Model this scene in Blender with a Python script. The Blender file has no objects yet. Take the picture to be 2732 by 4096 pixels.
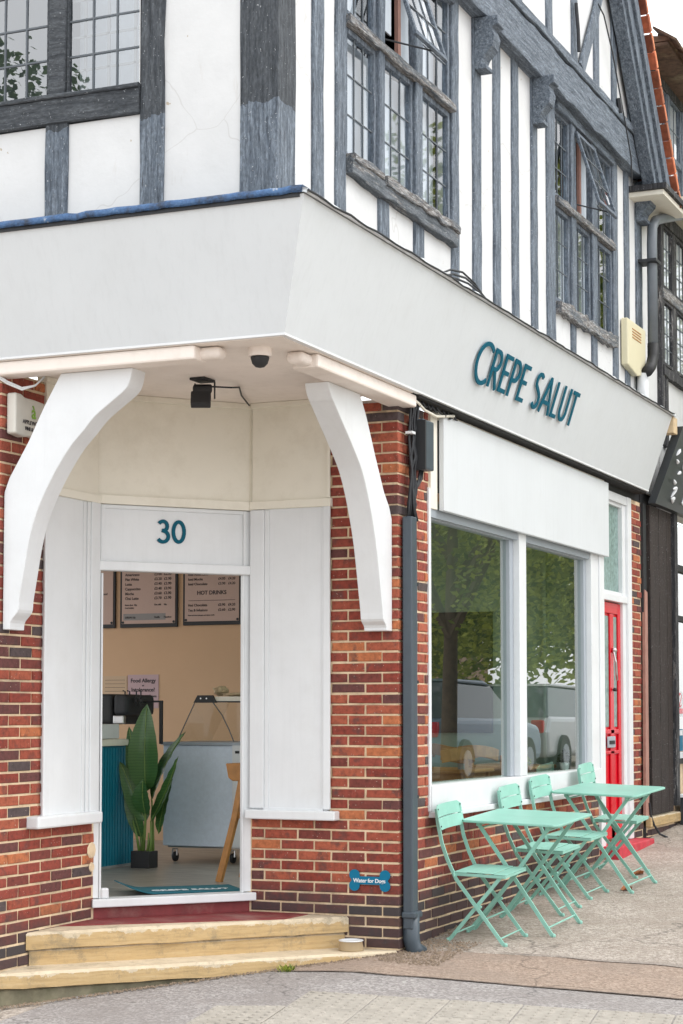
import bpy, math, random
from mathutils import Vector, Matrix, noise
R = math.radians
random.seed(7)
rnd = random.uniform
S = bpy.context.scene
COL = S.collection

# ------------------------------------------------------------------ camera, sky, sun, exposure
th, pt = R(23.5), R(3.5)
F0 = Vector((math.cos(th), math.sin(th), 0)); RT = Vector((math.sin(th), -math.cos(th), 0))
FW = F0 * math.cos(pt) + Vector((0, 0, math.sin(pt))); UP = RT.cross(FW)
cam = bpy.data.objects.new('camera', bpy.data.cameras.new('camera')); COL.objects.link(cam)
M = Matrix((RT, UP, -FW)).transposed().to_4x4(); M.translation = Vector((-10.574, -4.22, 1.43))
cam.matrix_world = M
cd = cam.data; cd.sensor_fit = 'VERTICAL'; cd.sensor_height = 36; cd.sensor_width = 24
cd.lens = 7500 / 4096 * 36; cd.shift_y = 339.28 / 4096; cd.clip_end = 500; cd.clip_start = .1
S.camera = cam
S.view_settings.view_transform = 'Standard'; S.view_settings.look = 'None'
S.view_settings.exposure = 0.80; S.view_settings.gamma = 1; S.view_settings.use_curve_mapping = False
W = bpy.data.worlds.new('World'); S.world = W; W.use_nodes = True
nt = W.node_tree; nt.nodes.clear()
SUNV = Vector((0.22, -0.60, 0.80)).normalized()      # towards the sun
sky = nt.nodes.new('ShaderNodeTexSky'); sky.sky_type = 'NISHITA'; sky.sun_disc = False
sky.sun_elevation = math.asin(SUNV.z); sky.sun_rotation = math.atan2(SUNV.x, SUNV.y)
sky.air_density = 1.0; sky.dust_density = 4.0; sky.ozone_density = 1.0
ov = nt.nodes.new('ShaderNodeMix'); ov.data_type = 'RGBA'; ov.inputs[0].default_value = .72; ov.inputs[7].default_value = (9.1, 9.8, 10.8, 1)   # high thin overcast evening out the sky
hs = nt.nodes.new('ShaderNodeHueSaturation'); hs.inputs['Saturation'].default_value = .28
nz = nt.nodes.new('ShaderNodeTexNoise'); nz.inputs['Scale'].default_value = 2.2; nz.inputs['Detail'].default_value = 6
mp = nt.nodes.new('ShaderNodeMapRange'); mp.inputs[1].default_value = .3; mp.inputs[2].default_value = .75
mp.inputs[3].default_value = .85; mp.inputs[4].default_value = 1.25
ml = nt.nodes.new('ShaderNodeMix'); ml.data_type = 'RGBA'; ml.blend_type = 'MULTIPLY'; ml.inputs[0].default_value = 1
bg = nt.nodes.new('ShaderNodeBackground'); bg.inputs['Strength'].default_value = .13
wo = nt.nodes.new('ShaderNodeOutputWorld')
L = nt.links.new
L(sky.outputs[0], ov.inputs[6]); L(ov.outputs[2], hs.inputs['Color']); L(hs.outputs[0], ml.inputs[6]); L(nz.outputs[0], mp.inputs[0])
L(mp.outputs[0], ml.inputs[7]); L(ml.outputs[2], bg.inputs['Color']); L(bg.outputs[0], wo.inputs[0])
sun = bpy.data.objects.new('sun', bpy.data.lights.new('sun', 'SUN')); COL.objects.link(sun)
sun.data.energy = 0.5; sun.data.angle = R(24); sun.data.color = (1, .955, .89)
sun.rotation_euler = (-SUNV).to_track_quat('-Z', 'Y').to_euler()

# ------------------------------------------------------------------ materials
def newmat(name):
    m = bpy.data.materials.new(name); m.use_nodes = True
    n = m.node_tree; b = n.nodes['Principled BSDF']
    return m, n, b
def nd(n, t, **k):
    x = n.nodes.new(t)
    for a, v in k.items():
        if a.startswith('i_'):
            key = a[2:]; key = int(key) if key.isdigit() else key.replace('_', ' ')
            x.inputs[key].default_value = v
        else: setattr(x, a, v)
    return x
def ramp(n, src, stops):
    r = n.nodes.new('ShaderNodeValToRGB'); cr = r.color_ramp
    while len(cr.elements) < len(stops): cr.elements.new(.5)
    for e, (p, c) in zip(cr.elements, stops):
        e.position = p; e.color = tuple(c) + (1,) if len(c) == 3 else c
    n.links.new(src, r.inputs[0]); return r
def mix(n, fac, a, b, blend='MIX'):
    x = n.nodes.new('ShaderNodeMix'); x.data_type = 'RGBA'; x.blend_type = blend
    for s, v in ((0, fac), (6, a), (7, b)):
        if hasattr(v, 'is_linked') or hasattr(v, 'links'): n.links.new(v, x.inputs[s])
        elif s == 0: x.inputs[0].default_value = v
        else: x.inputs[s].default_value = tuple(v) + (1,)
    return x.outputs[2]
def bump(n, b, src, strength, dist=.01):
    q = nd(n, 'ShaderNodeBump', i_Strength=strength, i_Distance=dist)
    n.links.new(src, q.inputs['Height']); n.links.new(q.outputs[0], b.inputs['Normal'])
def tc(n, kind='Object', scale=None):
    t = n.nodes.new('ShaderNodeTexCoord'); o = t.outputs[kind]
    if scale:
        mpn = nd(n, 'ShaderNodeMapping'); mpn.inputs['Scale'].default_value = scale
        n.links.new(o, mpn.inputs[0]); o = mpn.outputs[0]
    return o
def gpos(n, scale=None):
    g = n.nodes.new('ShaderNodeNewGeometry'); o = g.outputs['Position']
    if scale:
        mpn = nd(n, 'ShaderNodeMapping'); mpn.inputs['Scale'].default_value = scale
        n.links.new(o, mpn.inputs[0]); o = mpn.outputs[0]
    return o
def noi(n, co, sc, det=5, rough=.6):
    x = nd(n, 'ShaderNodeTexNoise', i_Scale=sc, i_Detail=det, i_Roughness=rough)
    n.links.new(co, x.inputs['Vector']); return x.outputs[0]
def paint(name, col, rough=.5, var=.06, bs=.15, sc=6, dirt=None, dirt_amt=.35, fine=120, streak=0):
    m, n, b = newmat(name); co = gpos(n)
    a = noi(n, co, sc); lo = tuple(c * (1 - var) for c in col); hi = tuple(min(1, c * (1 + var)) for c in col)
    c = ramp(n, a, [(.3, lo), (.7, hi)]).outputs[0]
    if dirt:
        d = noi(n, co, 3.1, 8, .7); f = ramp(n, d, [(.50, (0, 0, 0)), (.75, (dirt_amt,) * 3)]).outputs[0]
        c = mix(n, f, c, dirt)
    n.links.new(c, b.inputs['Base Color']); b.inputs['Roughness'].default_value = rough
    if streak:
        w = noi(n, gpos(n, (14, 14, .7)), 2.0, 7, .7); q = ramp(n, w, [(.50, (0, 0, 0)), (.78, (streak,) * 3)]).outputs[0]
        c = mix(n, q, c, tuple(x * .62 for x in col)); n.links.new(c, b.inputs['Base Color'])
    if bs: bump(n, b, noi(n, co, fine, 3), bs, .003)
    return m
def plain(name, col, rough=.5, metal=0, spec=.5):
    m, n, b = newmat(name); b.inputs['Base Color'].default_value = tuple(col) + (1,)
    b.inputs['Roughness'].default_value = rough; b.inputs['Metallic'].default_value = metal
    b.inputs['Specular IOR Level'].default_value = spec
    return m
MT = {}
def m_plaster():
    m, n, b = newmat('lime_render'); co = gpos(n)
    c = ramp(n, noi(n, co, 2.5, 6), [(.3, (.60, .61, .61)), (.7, (.68, .69, .69))]).outputs[0]
    st = ramp(n, noi(n, gpos(n, (6, 6, 1.2)), 2.2, 8, .75), [(.60, (0, 0, 0)), (.78, (.35,) * 3)]).outputs[0]
    c = mix(n, st, c, (.42, .37, .30))
    # hairline cracks and chips
    v = nd(n, 'ShaderNodeTexVoronoi', feature='DISTANCE_TO_EDGE', i_Scale=.9)
    wv = nd(n, 'ShaderNodeTexNoise', i_Scale=4.0); n.links.new(co, wv.inputs['Vector'])
    ad = nd(n, 'ShaderNodeVectorMath', operation='MULTIPLY_ADD'); ad.inputs[1].default_value = (.25, .25, .25)
    n.links.new(wv.outputs['Color'], ad.inputs[0]); n.links.new(co, ad.inputs[2]); n.links.new(ad.outputs[0], v.inputs['Vector'])
    cr = ramp(n, v.outputs['Distance'], [(0, (.35,) * 3), (.004, (0, 0, 0))]).outputs[0]
    c = mix(n, cr, c, (.35, .33, .30))
    ch = ramp(n, noi(n, co, 17, 3), [(.735, (0, 0, 0)), (.75, (.8,) * 3)]).outputs[0]
    c = mix(n, ch, c, (.40, .32, .22))
    n.links.new(c, b.inputs['Base Color']); b.inputs['Roughness'].default_value = .85
    bump(n, b, noi(n, co, 22, 6), .35, .006); return m
def m_timber(name, lo, hi, along='z', weather=.0, twotone=False):
    m, n, b = newmat(name)
    sc = {'z': (9, 9, .8), 'x': (.8, 9, 9), 'y': (9, .8, 9)}[along]
    co = gpos(n, sc); w = noi(n, co, 5, 9, .75)
    c = ramp(n, w, [(.30, tuple(x * .35 for x in lo)), (.42, lo), (.60, hi), (.74, tuple(min(1, x * 1.7) for x in hi))]).outputs[0]
    if twotone:
        g = gpos(n); sx = nd(n, 'ShaderNodeSeparateXYZ'); n.links.new(g, sx.inputs[0])
        w2 = noi(n, g, 14, 3); mm = nd(n, 'ShaderNodeMath', operation='MULTIPLY_ADD', i_1=.10); n.links.new(w2, mm.inputs[0]); n.links.new(sx.outputs[2], mm.inputs[2])
        f = ramp(n, mm.outputs[0], [(0, (0, 0, 0)), (1, (1, 1, 1))])
        gt = nd(n, 'ShaderNodeMath', operation='GREATER_THAN', i_1=4.70); n.links.new(mm.outputs[0], gt.inputs[0])
        c = mix(n, gt.outputs[0], c, mix(n, 1.0, c, (.42, .40, .38), 'MULTIPLY'))
    if weather:
        p = noi(n, gpos(n, tuple(s * .55 for s in sc)), 5, 9, .8)
        f = ramp(n, p, [(.56 - weather * .12, (0, 0, 0)), (.62 - weather * .1, (1, 1, 1))]).outputs[0]
        q = ramp(n, noi(n, gpos(n, tuple(s * .7 for s in sc)), 22, 6, .8), [(.36, (.03, .028, .028)), (.44, (.14, .11, .09)), (.52, (.26, .26, .26)), (.62, (.55, .55, .53))]).outputs[0]
        c = mix(n, f, c, q)
    gr = ramp(n, noi(n, gpos(n, tuple(1 if s > 5 else .35 for s in sc)), 95, 3, .7), [(.35, (.62,) * 3), (.55, (1,) * 3), (.7, (1.3,) * 3)]).outputs[0]
    c = mix(n, 1.0, c, gr, 'MULTIPLY')
    kn = nd(n, 'ShaderNodeTexVoronoi', i_Scale=1.0); n.links.new(gpos(n, tuple(s * 2.2 for s in sc)), kn.inputs['Vector'])
    kf = ramp(n, kn.outputs['Distance'], [(.04, (.85,) * 3), (.10, (0, 0, 0))]).outputs[0]
    c = mix(n, kf, c, (.03, .03, .035))
    fl = ramp(n, noi(n, gpos(n), 85, 2), [(.70, (0, 0, 0)), (.73, (1, 1, 1))]).outputs[0]
    c = mix(n, fl, c, (.5, .52, .54))
    n.links.new(c, b.inputs['Base Color']); b.inputs['Roughness'].default_value = .78
    bump(n, b, w, .9, .012); return m
def m_brick():
    m, n, b = newmat('brick'); oi = n.nodes.new('ShaderNodeObjectInfo')
    base = ramp(n, oi.outputs['Random'], [(0, (.23, .040, .024)), (.15, (.30, .066, .036)), (.31, (.25, .050, .032)), (.46, (.35, .088, .045)),
            (.58, (.17, .038, .028)), (.68, (.28, .058, .036)), (.78, (.12, .040, .036)), (.88, (.078, .056, .056)), (.945, (.44, .14, .055))])
    base.color_ramp.interpolation = 'CONSTANT'
    co = gpos(n); c = base.outputs[0]
    v = ramp(n, noi(n, co, 30, 6, .7), [(.3, (.55,) * 3), (.5, (1,) * 3), (.75, (1.35,) * 3)]).outputs[0]
    c = mix(n, 1.0, c, v, 'MULTIPLY')
    f = ramp(n, noi(n, co, 9, 5), [(.55, (0, 0, 0)), (.68, (.75,) * 3)]).outputs[0]
    c = mix(n, f, c, (.075, .04, .038))
    s = ramp(n, noi(n, co, 75, 2), [(.71, (0, 0, 0)), (.73, (1, 1, 1))]).outputs[0]
    c = mix(n, s, c, (.62, .52, .42))
    # grime splashed up from the pavement
    sx = nd(n, 'ShaderNodeSeparateXYZ'); n.links.new(co, sx.inputs[0])
    g1 = nd(n, 'ShaderNodeMath', operation='MULTIPLY_ADD', i_1=-.056); n.links.new(sx.outputs[0], g1.inputs[0]); n.links.new(sx.outputs[2], g1.inputs[2])
    g2 = nd(n, 'ShaderNodeMath', operation='MULTIPLY_ADD', i_1=-.34); n.links.new(noi(n, co, 5, 5), g2.inputs[0]); n.links.new(g1.outputs[0], g2.inputs[2])
    gf = ramp(n, g2.outputs[0], [(.02, (.88,) * 3), (.12, (.65,) * 3), (.24, (0, 0, 0))]).outputs[0]
    c = mix(n, gf, c, (.04, .034, .036))
    n.links.new(c, b.inputs['Base Color']); b.inputs['Roughness'].default_value = .82
    bump(n, b, noi(n, co, 110, 6, .7), .7, .004); return m
def m_mortar():
    m, n, b = newmat('mortar'); co = gpos(n)
    c = ramp(n, noi(n, co, 7, 7, .7), [(.3, (.52, .39, .25)), (.55, (.72, .56, .37)), (.8, (.80, .68, .50))]).outputs[0]
    c = mix(n, ramp(n, noi(n, co, 2.6, 8, .75), [(.50, (0, 0, 0)), (.70, (.75,) * 3)]).outputs[0], c, (.22, .17, .12))
    n.links.new(c, b.inputs['Base Color']); b.inputs['Roughness'].default_value = .95
    bump(n, b, noi(n, co, 140, 4), .8, .004); return m
def m_asphalt(name, lo, mid, hi, patch):
    m, n, b = newmat(name); co = gpos(n)
    v = nd(n, 'ShaderNodeTexVoronoi', i_Scale=75); n.links.new(co, v.inputs['Vector'])
    c = ramp(n, v.outputs['Color'], [(.22, lo), (.5, mid), (.78, hi)]).outputs[0]
    c = mix(n, .4, c, ramp(n, noi(n, co, 60, 5, .8), [(.3, lo), (.7, hi)]).outputs[0])
    f = ramp(n, noi(n, co, 1.6, 7, .7), [(.42, (0, 0, 0)), (.66, (.75,) * 3)]).outputs[0]
    c = mix(n, f, c, patch)
    gm = nd(n, 'ShaderNodeTexVoronoi', i_Scale=4.3); n.links.new(co, gm.inputs['Vector']); gf = ramp(n, gm.outputs['Distance'], [(.055, (.6,) * 3), (.085, (0, 0, 0))]).outputs[0]
    c = mix(n, gf, c, tuple(x * .55 for x in patch))
    cv = nd(n, 'ShaderNodeTexVoronoi', feature='DISTANCE_TO_EDGE', i_Scale=.55); wv = nd(n, 'ShaderNodeTexNoise', i_Scale=5.0); n.links.new(co, wv.inputs['Vector'])
    ad = nd(n, 'ShaderNodeVectorMath', operation='MULTIPLY_ADD'); ad.inputs[1].default_value = (.3, .3, .3); n.links.new(wv.outputs['Color'], ad.inputs[0]); n.links.new(co, ad.inputs[2]); n.links.new(ad.outputs[0], cv.inputs['Vector'])
    c = mix(n, ramp(n, cv.outputs['Distance'], [(0, (.6,) * 3), (.006, (0, 0, 0))]).outputs[0], c, tuple(x * .4 for x in lo))
    n.links.new(c, b.inputs['Base Color']); b.inputs['Roughness'].default_value = .9
    bump(n, b, v.outputs['Distance'], .8, .006); return m
def m_stone():
    m, n, b = newmat('painted_sandstone'); g = n.nodes.new('ShaderNodeNewGeometry')
    co = g.outputs['Position']; sx = nd(n, 'ShaderNodeSeparateXYZ'); n.links.new(g.outputs['Normal'], sx.inputs[0])
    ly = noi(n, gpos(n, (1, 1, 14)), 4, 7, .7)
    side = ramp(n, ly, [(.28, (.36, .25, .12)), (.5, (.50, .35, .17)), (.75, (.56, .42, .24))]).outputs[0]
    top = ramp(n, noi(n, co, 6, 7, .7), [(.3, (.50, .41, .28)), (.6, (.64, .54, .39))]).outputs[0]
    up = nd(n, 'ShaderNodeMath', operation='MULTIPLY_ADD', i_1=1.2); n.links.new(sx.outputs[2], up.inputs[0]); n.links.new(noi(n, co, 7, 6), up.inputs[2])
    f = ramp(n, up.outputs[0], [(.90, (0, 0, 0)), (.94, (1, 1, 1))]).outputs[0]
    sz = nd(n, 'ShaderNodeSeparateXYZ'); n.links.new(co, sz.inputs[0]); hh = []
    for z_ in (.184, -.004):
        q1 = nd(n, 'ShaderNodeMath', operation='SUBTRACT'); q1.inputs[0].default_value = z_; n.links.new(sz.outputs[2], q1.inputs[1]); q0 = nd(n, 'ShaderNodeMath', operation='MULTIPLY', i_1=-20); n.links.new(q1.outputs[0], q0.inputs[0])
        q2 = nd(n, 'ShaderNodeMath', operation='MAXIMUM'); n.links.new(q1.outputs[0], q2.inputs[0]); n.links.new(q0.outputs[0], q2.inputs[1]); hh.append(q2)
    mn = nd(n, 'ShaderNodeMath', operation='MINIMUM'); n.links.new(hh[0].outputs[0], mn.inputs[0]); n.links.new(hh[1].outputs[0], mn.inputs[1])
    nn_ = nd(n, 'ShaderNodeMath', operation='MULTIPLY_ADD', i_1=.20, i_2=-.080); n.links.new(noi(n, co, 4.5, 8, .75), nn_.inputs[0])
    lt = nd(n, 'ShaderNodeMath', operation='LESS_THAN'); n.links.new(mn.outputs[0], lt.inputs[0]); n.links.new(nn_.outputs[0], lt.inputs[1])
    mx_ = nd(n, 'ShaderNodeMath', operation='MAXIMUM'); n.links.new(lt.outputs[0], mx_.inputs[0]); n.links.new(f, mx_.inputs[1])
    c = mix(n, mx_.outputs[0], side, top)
    d = ramp(n, noi(n, co, 4.3, 10, .85), [(.52, (0, 0, 0)), (.66, (.75,) * 3)]).outputs[0]
    c = mix(n, d, c, (.20, .17, .12))
    n.links.new(c, b.inputs['Base Color']); b.inputs['Roughness'].default_value = .85
    bump(n, b, noi(n, co, 45, 7, .7), .6, .006); return m
def m_glass(name, ior=1.5, tint=(1, 1, 1), rough=0.0, boost=1.0):
    m = bpy.data.materials.new(name); m.use_nodes = True; n = m.node_tree; n.nodes.clear()
    o = nd(n, 'ShaderNodeOutputMaterial'); mx = nd(n, 'ShaderNodeMixShader'); t = nd(n, 'ShaderNodeBsdfTransparent')
    g = nd(n, 'ShaderNodeBsdfGlossy', i_Roughness=rough); fr = nd(n, 'ShaderNodeFresnel', i_IOR=ior)
    t.inputs[0].default_value = tuple(tint) + (1,)
    mm = nd(n, 'ShaderNodeMath', operation='MULTIPLY', i_1=boost); mm.use_clamp = True
    ge = nd(n, 'ShaderNodeNewGeometry'); io = nd(n, 'ShaderNodeMath', operation='MULTIPLY_ADD', i_1=1 / ior - ior, i_2=ior)
    n.links.new(ge.outputs['Backfacing'], io.inputs[0]); n.links.new(io.outputs[0], fr.inputs['IOR'])   # same reflectance from either side
    n.links.new(fr.outputs[0], mm.inputs[0]); n.links.new(mm.outputs[0], mx.inputs[0])
    n.links.new(t.outputs[0], mx.inputs[1]); n.links.new(g.outputs[0], mx.inputs[2]); n.links.new(mx.outputs[0], o.inputs[0])
    return m
def m_leaf(name, a, b_, vein=False):
    m, n, b = newmat(name); oi = n.nodes.new('ShaderNodeNewGeometry')
    c = ramp(n, oi.outputs['Random Per Island'], [(0, a), (1, b_)]).outputs[0]
    n.links.new(c, b.inputs['Base Color']); b.inputs['Roughness'].default_value = .5
    t = nd(n, 'ShaderNodeBsdfTranslucent'); a_ = nd(n, 'ShaderNodeMixShader'); a_.inputs[0].default_value = .45; o = n.nodes['Material Output']
    n.links.new(mix(n, 1.0, c, (1.0, 1.0, .5), 'MULTIPLY'), t.inputs[0]); n.links.new(b.outputs[0], a_.inputs[1]); n.links.new(t.outputs[0], a_.inputs[2]); n.links.new(a_.outputs[0], o.inputs[0])
    return m
MT['plaster'] = m_plaster()
MT['tz'] = m_timber('blue_grey_timber', (.085, .108, .138), (.195, .232, .275), 'z')
MT['tx'] = m_timber('blue_grey_beam', (.085, .108, .138), (.195, .232, .275), 'x')
MT['tzl'] = m_timber('corner_timber', (.085, .108, .138), (.195, .232, .275), 'z', twotone=True)
MT['ty'] = m_timber('dark_rail_timber', (.04, .047, .056), (.085, .095, .105), 'y')
MT['rot'] = m_timber('rotten_timber', (.075, .09, .105), (.16, .18, .20), 'x', weather=1.0)
MT['wear'] = m_timber('worn_timber', (.075, .09, .105), (.16, .18, .20), 'x', weather=.25)
MT['black_t'] = m_timber('black_timber', (.02, .021, .024), (.05, .05, .055), 'z', weather=.1)
MT['brown_t'] = m_timber('dark_brown_boards', (.022, .015, .013), (.045, .032, .028), 'z')
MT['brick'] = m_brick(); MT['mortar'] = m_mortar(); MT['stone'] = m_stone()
MT['fascia'] = paint('fascia_paint', (.625, .655, .672), .42, .02, .15, 2, fine=200, streak=.16, dirt=(.45, .45, .43), dirt_amt=.12)
MT['white'] = paint('white_gloss_paint', (.71, .73, .74), .4, .03, .14, 4, fine=60, streak=.12, dirt=(.48, .46, .42), dirt_amt=.16)
MT['cream'] = paint('cream_paint', (.80, .765, .66), .5, .03, .08, 3, dirt=(.42, .36, .25), dirt_amt=.28)
MT['ceil'] = paint('porch_ceiling_paint', (.83, .755, .69), .6, .04, .1, 3, dirt=(.40, .33, .26), dirt_amt=.3)
def m_lead():
    m, n, b = newmat('peeling_blue_flashing'); co = gpos(n)
    c = ramp(n, noi(n, co, 9, 8, .75), [(.30, (.02, .022, .025)), (.40, (.03, .06, .12)), (.52, (.045, .12, .27)), (.62, (.07, .16, .32)), (.68, (.55, .57, .58))]).outputs[0]
    n.links.new(c, b.inputs['Base Color']); b.inputs['Roughness'].default_value = .4; bump(n, b, noi(n, co, 30, 6), .9, .02); return m
MT['lead'] = m_lead()
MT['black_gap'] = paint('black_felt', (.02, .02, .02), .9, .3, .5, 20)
MT['wood_end'] = paint('bare_softwood', (.55, .42, .26), .7, .15, .3, 14)
MT['teal'] = plain('teal_enamel', (.004, .095, .145), .6, 0, .15)
MT['bone'] = plain('blue_enamel', (.003, .15, .27), .5, 0, .2)
MT['wtext'] = plain('white_print', (.75, .78, .8), .6)
MT['pipe'] = paint('grey_downpipe_paint', (.050, .068, .085), .4, .1, .1, 8)
MT['pipe2'] = paint('grey_gutter_pipe', (.14, .16, .18), .4, .1, .1, 8)
MT['cable'] = paint('black_cable', (.018, .02, .024), .6, .3, .3, 30)
MT['mint'] = paint('mint_powder_coat', (.27, .55, .455), .42, .05, .06, 9, dirt=(.18, .33, .27), dirt_amt=.3)
MT['red'] = plain('red_gloss_paint', (.60, .002, .014), .2, 0, .35)
MT['redstep'] = paint('red_step_paint', (.20, .028, .030), .6, .25, .4, 9, dirt=(.34, .22, .18), dirt_amt=.6)
MT['red2'] = paint('worn_red_step', (.50, .03, .05), .6, .2, .3, 12, dirt=(.5, .3, .28), dirt_amt=.6)
MT['asph'] = m_asphalt('pavement_asphalt', (.18, .15, .125), (.39, .335, .285), (.62, .55, .48), (.28, .23, .185))
MT['asph2'] = m_asphalt('grey_asphalt', (.16, .145, .14), (.29, .27, .255), (.48, .45, .43), (.23, .205, .19))
MT['beige'] = m_asphalt('beige_resin_gravel', (.19, .135, .10), (.32, .235, .18), (.46, .36, .285), (.26, .205, .165))
MT['streak'] = m_asphalt('faded_grey_repair', (.19, .155, .13), (.31, .26, .22), (.42, .37, .32), (.26, .22, .19))
MT['slab'] = paint('tactile_concrete', (.36, .33, .285), .85, .14, .5, 14, dirt=(.27, .24, .20), dirt_amt=.5, fine=160)
MT['conc'] = paint('mossy_concrete', (.20, .18, .12), .95, .3, .6, 12, dirt=(.10, .11, .05), dirt_amt=.7, fine=80)
MT['dirt'] = paint('grit', (.22, .165, .115), .95, .4, .6, 30)
MT['glass'] = m_glass('window_glass', 1.62, (.78, .92, .85), 0, 2.1)
MT['glass_up'] = m_glass('leaded_glass', 1.6, (.93, .97, 1), .02, 1.2)
MT['glass_left'] = m_glass('bright_reflective_glass', 1.9, (.8, .85, .88), .0, 3.2)
MT['clear'] = m_glass('display_glass', 1.35, (.93, .93, .9))
MT['lead_bar'] = plain('lead_came', (.10, .115, .13), .6)
MT['net'] = paint('net_curtain', (.55, .59, .63), .9, .06, .3, 4)
MT['tan'] = paint('tan_interior_wall', (.60, .395, .245), .8, .03, .05, 2)
MT['intw'] = paint('pale_interior_wall', (.30, .36, .31), .8, .04, .05, 2)
MT['room'] = plain('dim_room', (.10, .11, .12), .9)
MT['dark'] = plain('matt_black', (.018, .019, .021), .6)
MT['alu'] = plain('grey_aluminium', (.36, .40, .44), .4, .1)
MT['steel'] = plain('steel', (.55, .55, .55), .3, 1)
MT['frost'] = paint('frosted_glass', (.20, .30, .28), .25, .35, .9, 22, fine=55)
MT['lime'] = plain('lime_green_print', (.22, .42, .05), .6); MT['ivory2'] = paint('aged_white_plastic', (.62, .60, .54), .45, .05, .05, 9)
MT['ivory'] = paint('ivory_plastic', (.68, .63, .44), .45, .02, .03, 5)
MT['wood'] = paint('honey_wood', (.44, .20, .055), .5, .2, .1, 12)
MT['pwood'] = paint('pinkish_plank', (.36, .19, .15), .7, .15, .2, 12)
MT['pot'] = plain('pot_black', (.02, .02, .022), .5)
MT['potg'] = plain('pot_grey', (.32, .33, .33), .6)
MT['paper'] = plain('menu_paper', (.52, .38, .33), .8)
MT['paper2'] = plain('notice_paper', (.50, .36, .38), .8)
MT['ink'] = plain('print_ink', (.05, .045, .05), .8)
def vary(m):
    n = m.node_tree; b = n.nodes['Principled BSDF']; src = b.inputs['Base Color'].links[0].from_socket; oi = n.nodes.new('ShaderNodeObjectInfo')
    r = ramp(n, oi.outputs['Random'], [(0, (.45, .42, .42)), (.5, (1, 1, 1)), (1, (1.5, 1.3, 1.2))]); n.links.new(mix(n, 1.0, src, r.outputs[0], 'MULTIPLY'), b.inputs['Base Color']); return m
MT['tile'] = paint('clay_tile', (.34, .10, .05), .85, .35, .6, 16, dirt=(.10, .07, .05), dirt_amt=.7)
MT['tile2'] = paint('orange_clay_tile_edge', (.55, .20, .09), .8, .3, .5, 16, dirt=(.7, .4, .25), dirt_amt=.6)
MT['tile3'] = paint('mossy_brown_tile', (.10, .06, .04), .9, .5, .6, 16, dirt=(.32, .28, .16), dirt_amt=.8)
for k_ in ('tile', 'tile2', 'tile3'): vary(MT[k_])
MT['grn'] = m_leaf('tree_leaf', (.07, .13, .025), (.46, .52, .11))
MT['grn2'] = m_leaf('dark_leaf', (.025, .055, .016), (.07, .12, .03))
MT['bark'] = paint('bark', (.12, .09, .06), .9, .3, .8, 12)
MT['counter'] = plain('teal_counter', (.008, .20, .30), .4)
MT['fridge'] = paint('fridge_panel', (.70, .79, .90), .5, .05, .05, 30)

def m_bigleaf():
    m, n, b = newmat('strelitzia_leaf'); co = tc(n, 'Object')
    w = nd(n, 'ShaderNodeTexWave', i_Scale=28, i_Distortion=1.2); w.bands_direction = 'Z'; n.links.new(co, w.inputs['Vector'])
    c = ramp(n, w.outputs[0], [(.2, (.030, .095, .024)), (.8, (.075, .175, .045))]).outputs[0]
    n.links.new(c, b.inputs['Base Color']); b.inputs['Roughness'].default_value = .35; return m
MT['bleaf'] = m_bigleaf(); MT['stem'] = plain('green_stem', (.16, .26, .06), .5)
def m_floor():
    m, n, b = newmat('vinyl_plank'); co = gpos(n)
    w = noi(n, gpos(n, (6, .9, 1)), 3.5, 8, .7)
    c = ramp(n, w, [(.3, (.13, .115, .10)), (.5, (.30, .27, .235)), (.75, (.48, .44, .38))]).outputs[0]
    n.links.new(c, b.inputs['Base Color']); b.inputs['Roughness'].default_value = .35; return m
MT['floor'] = m_floor()

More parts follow.
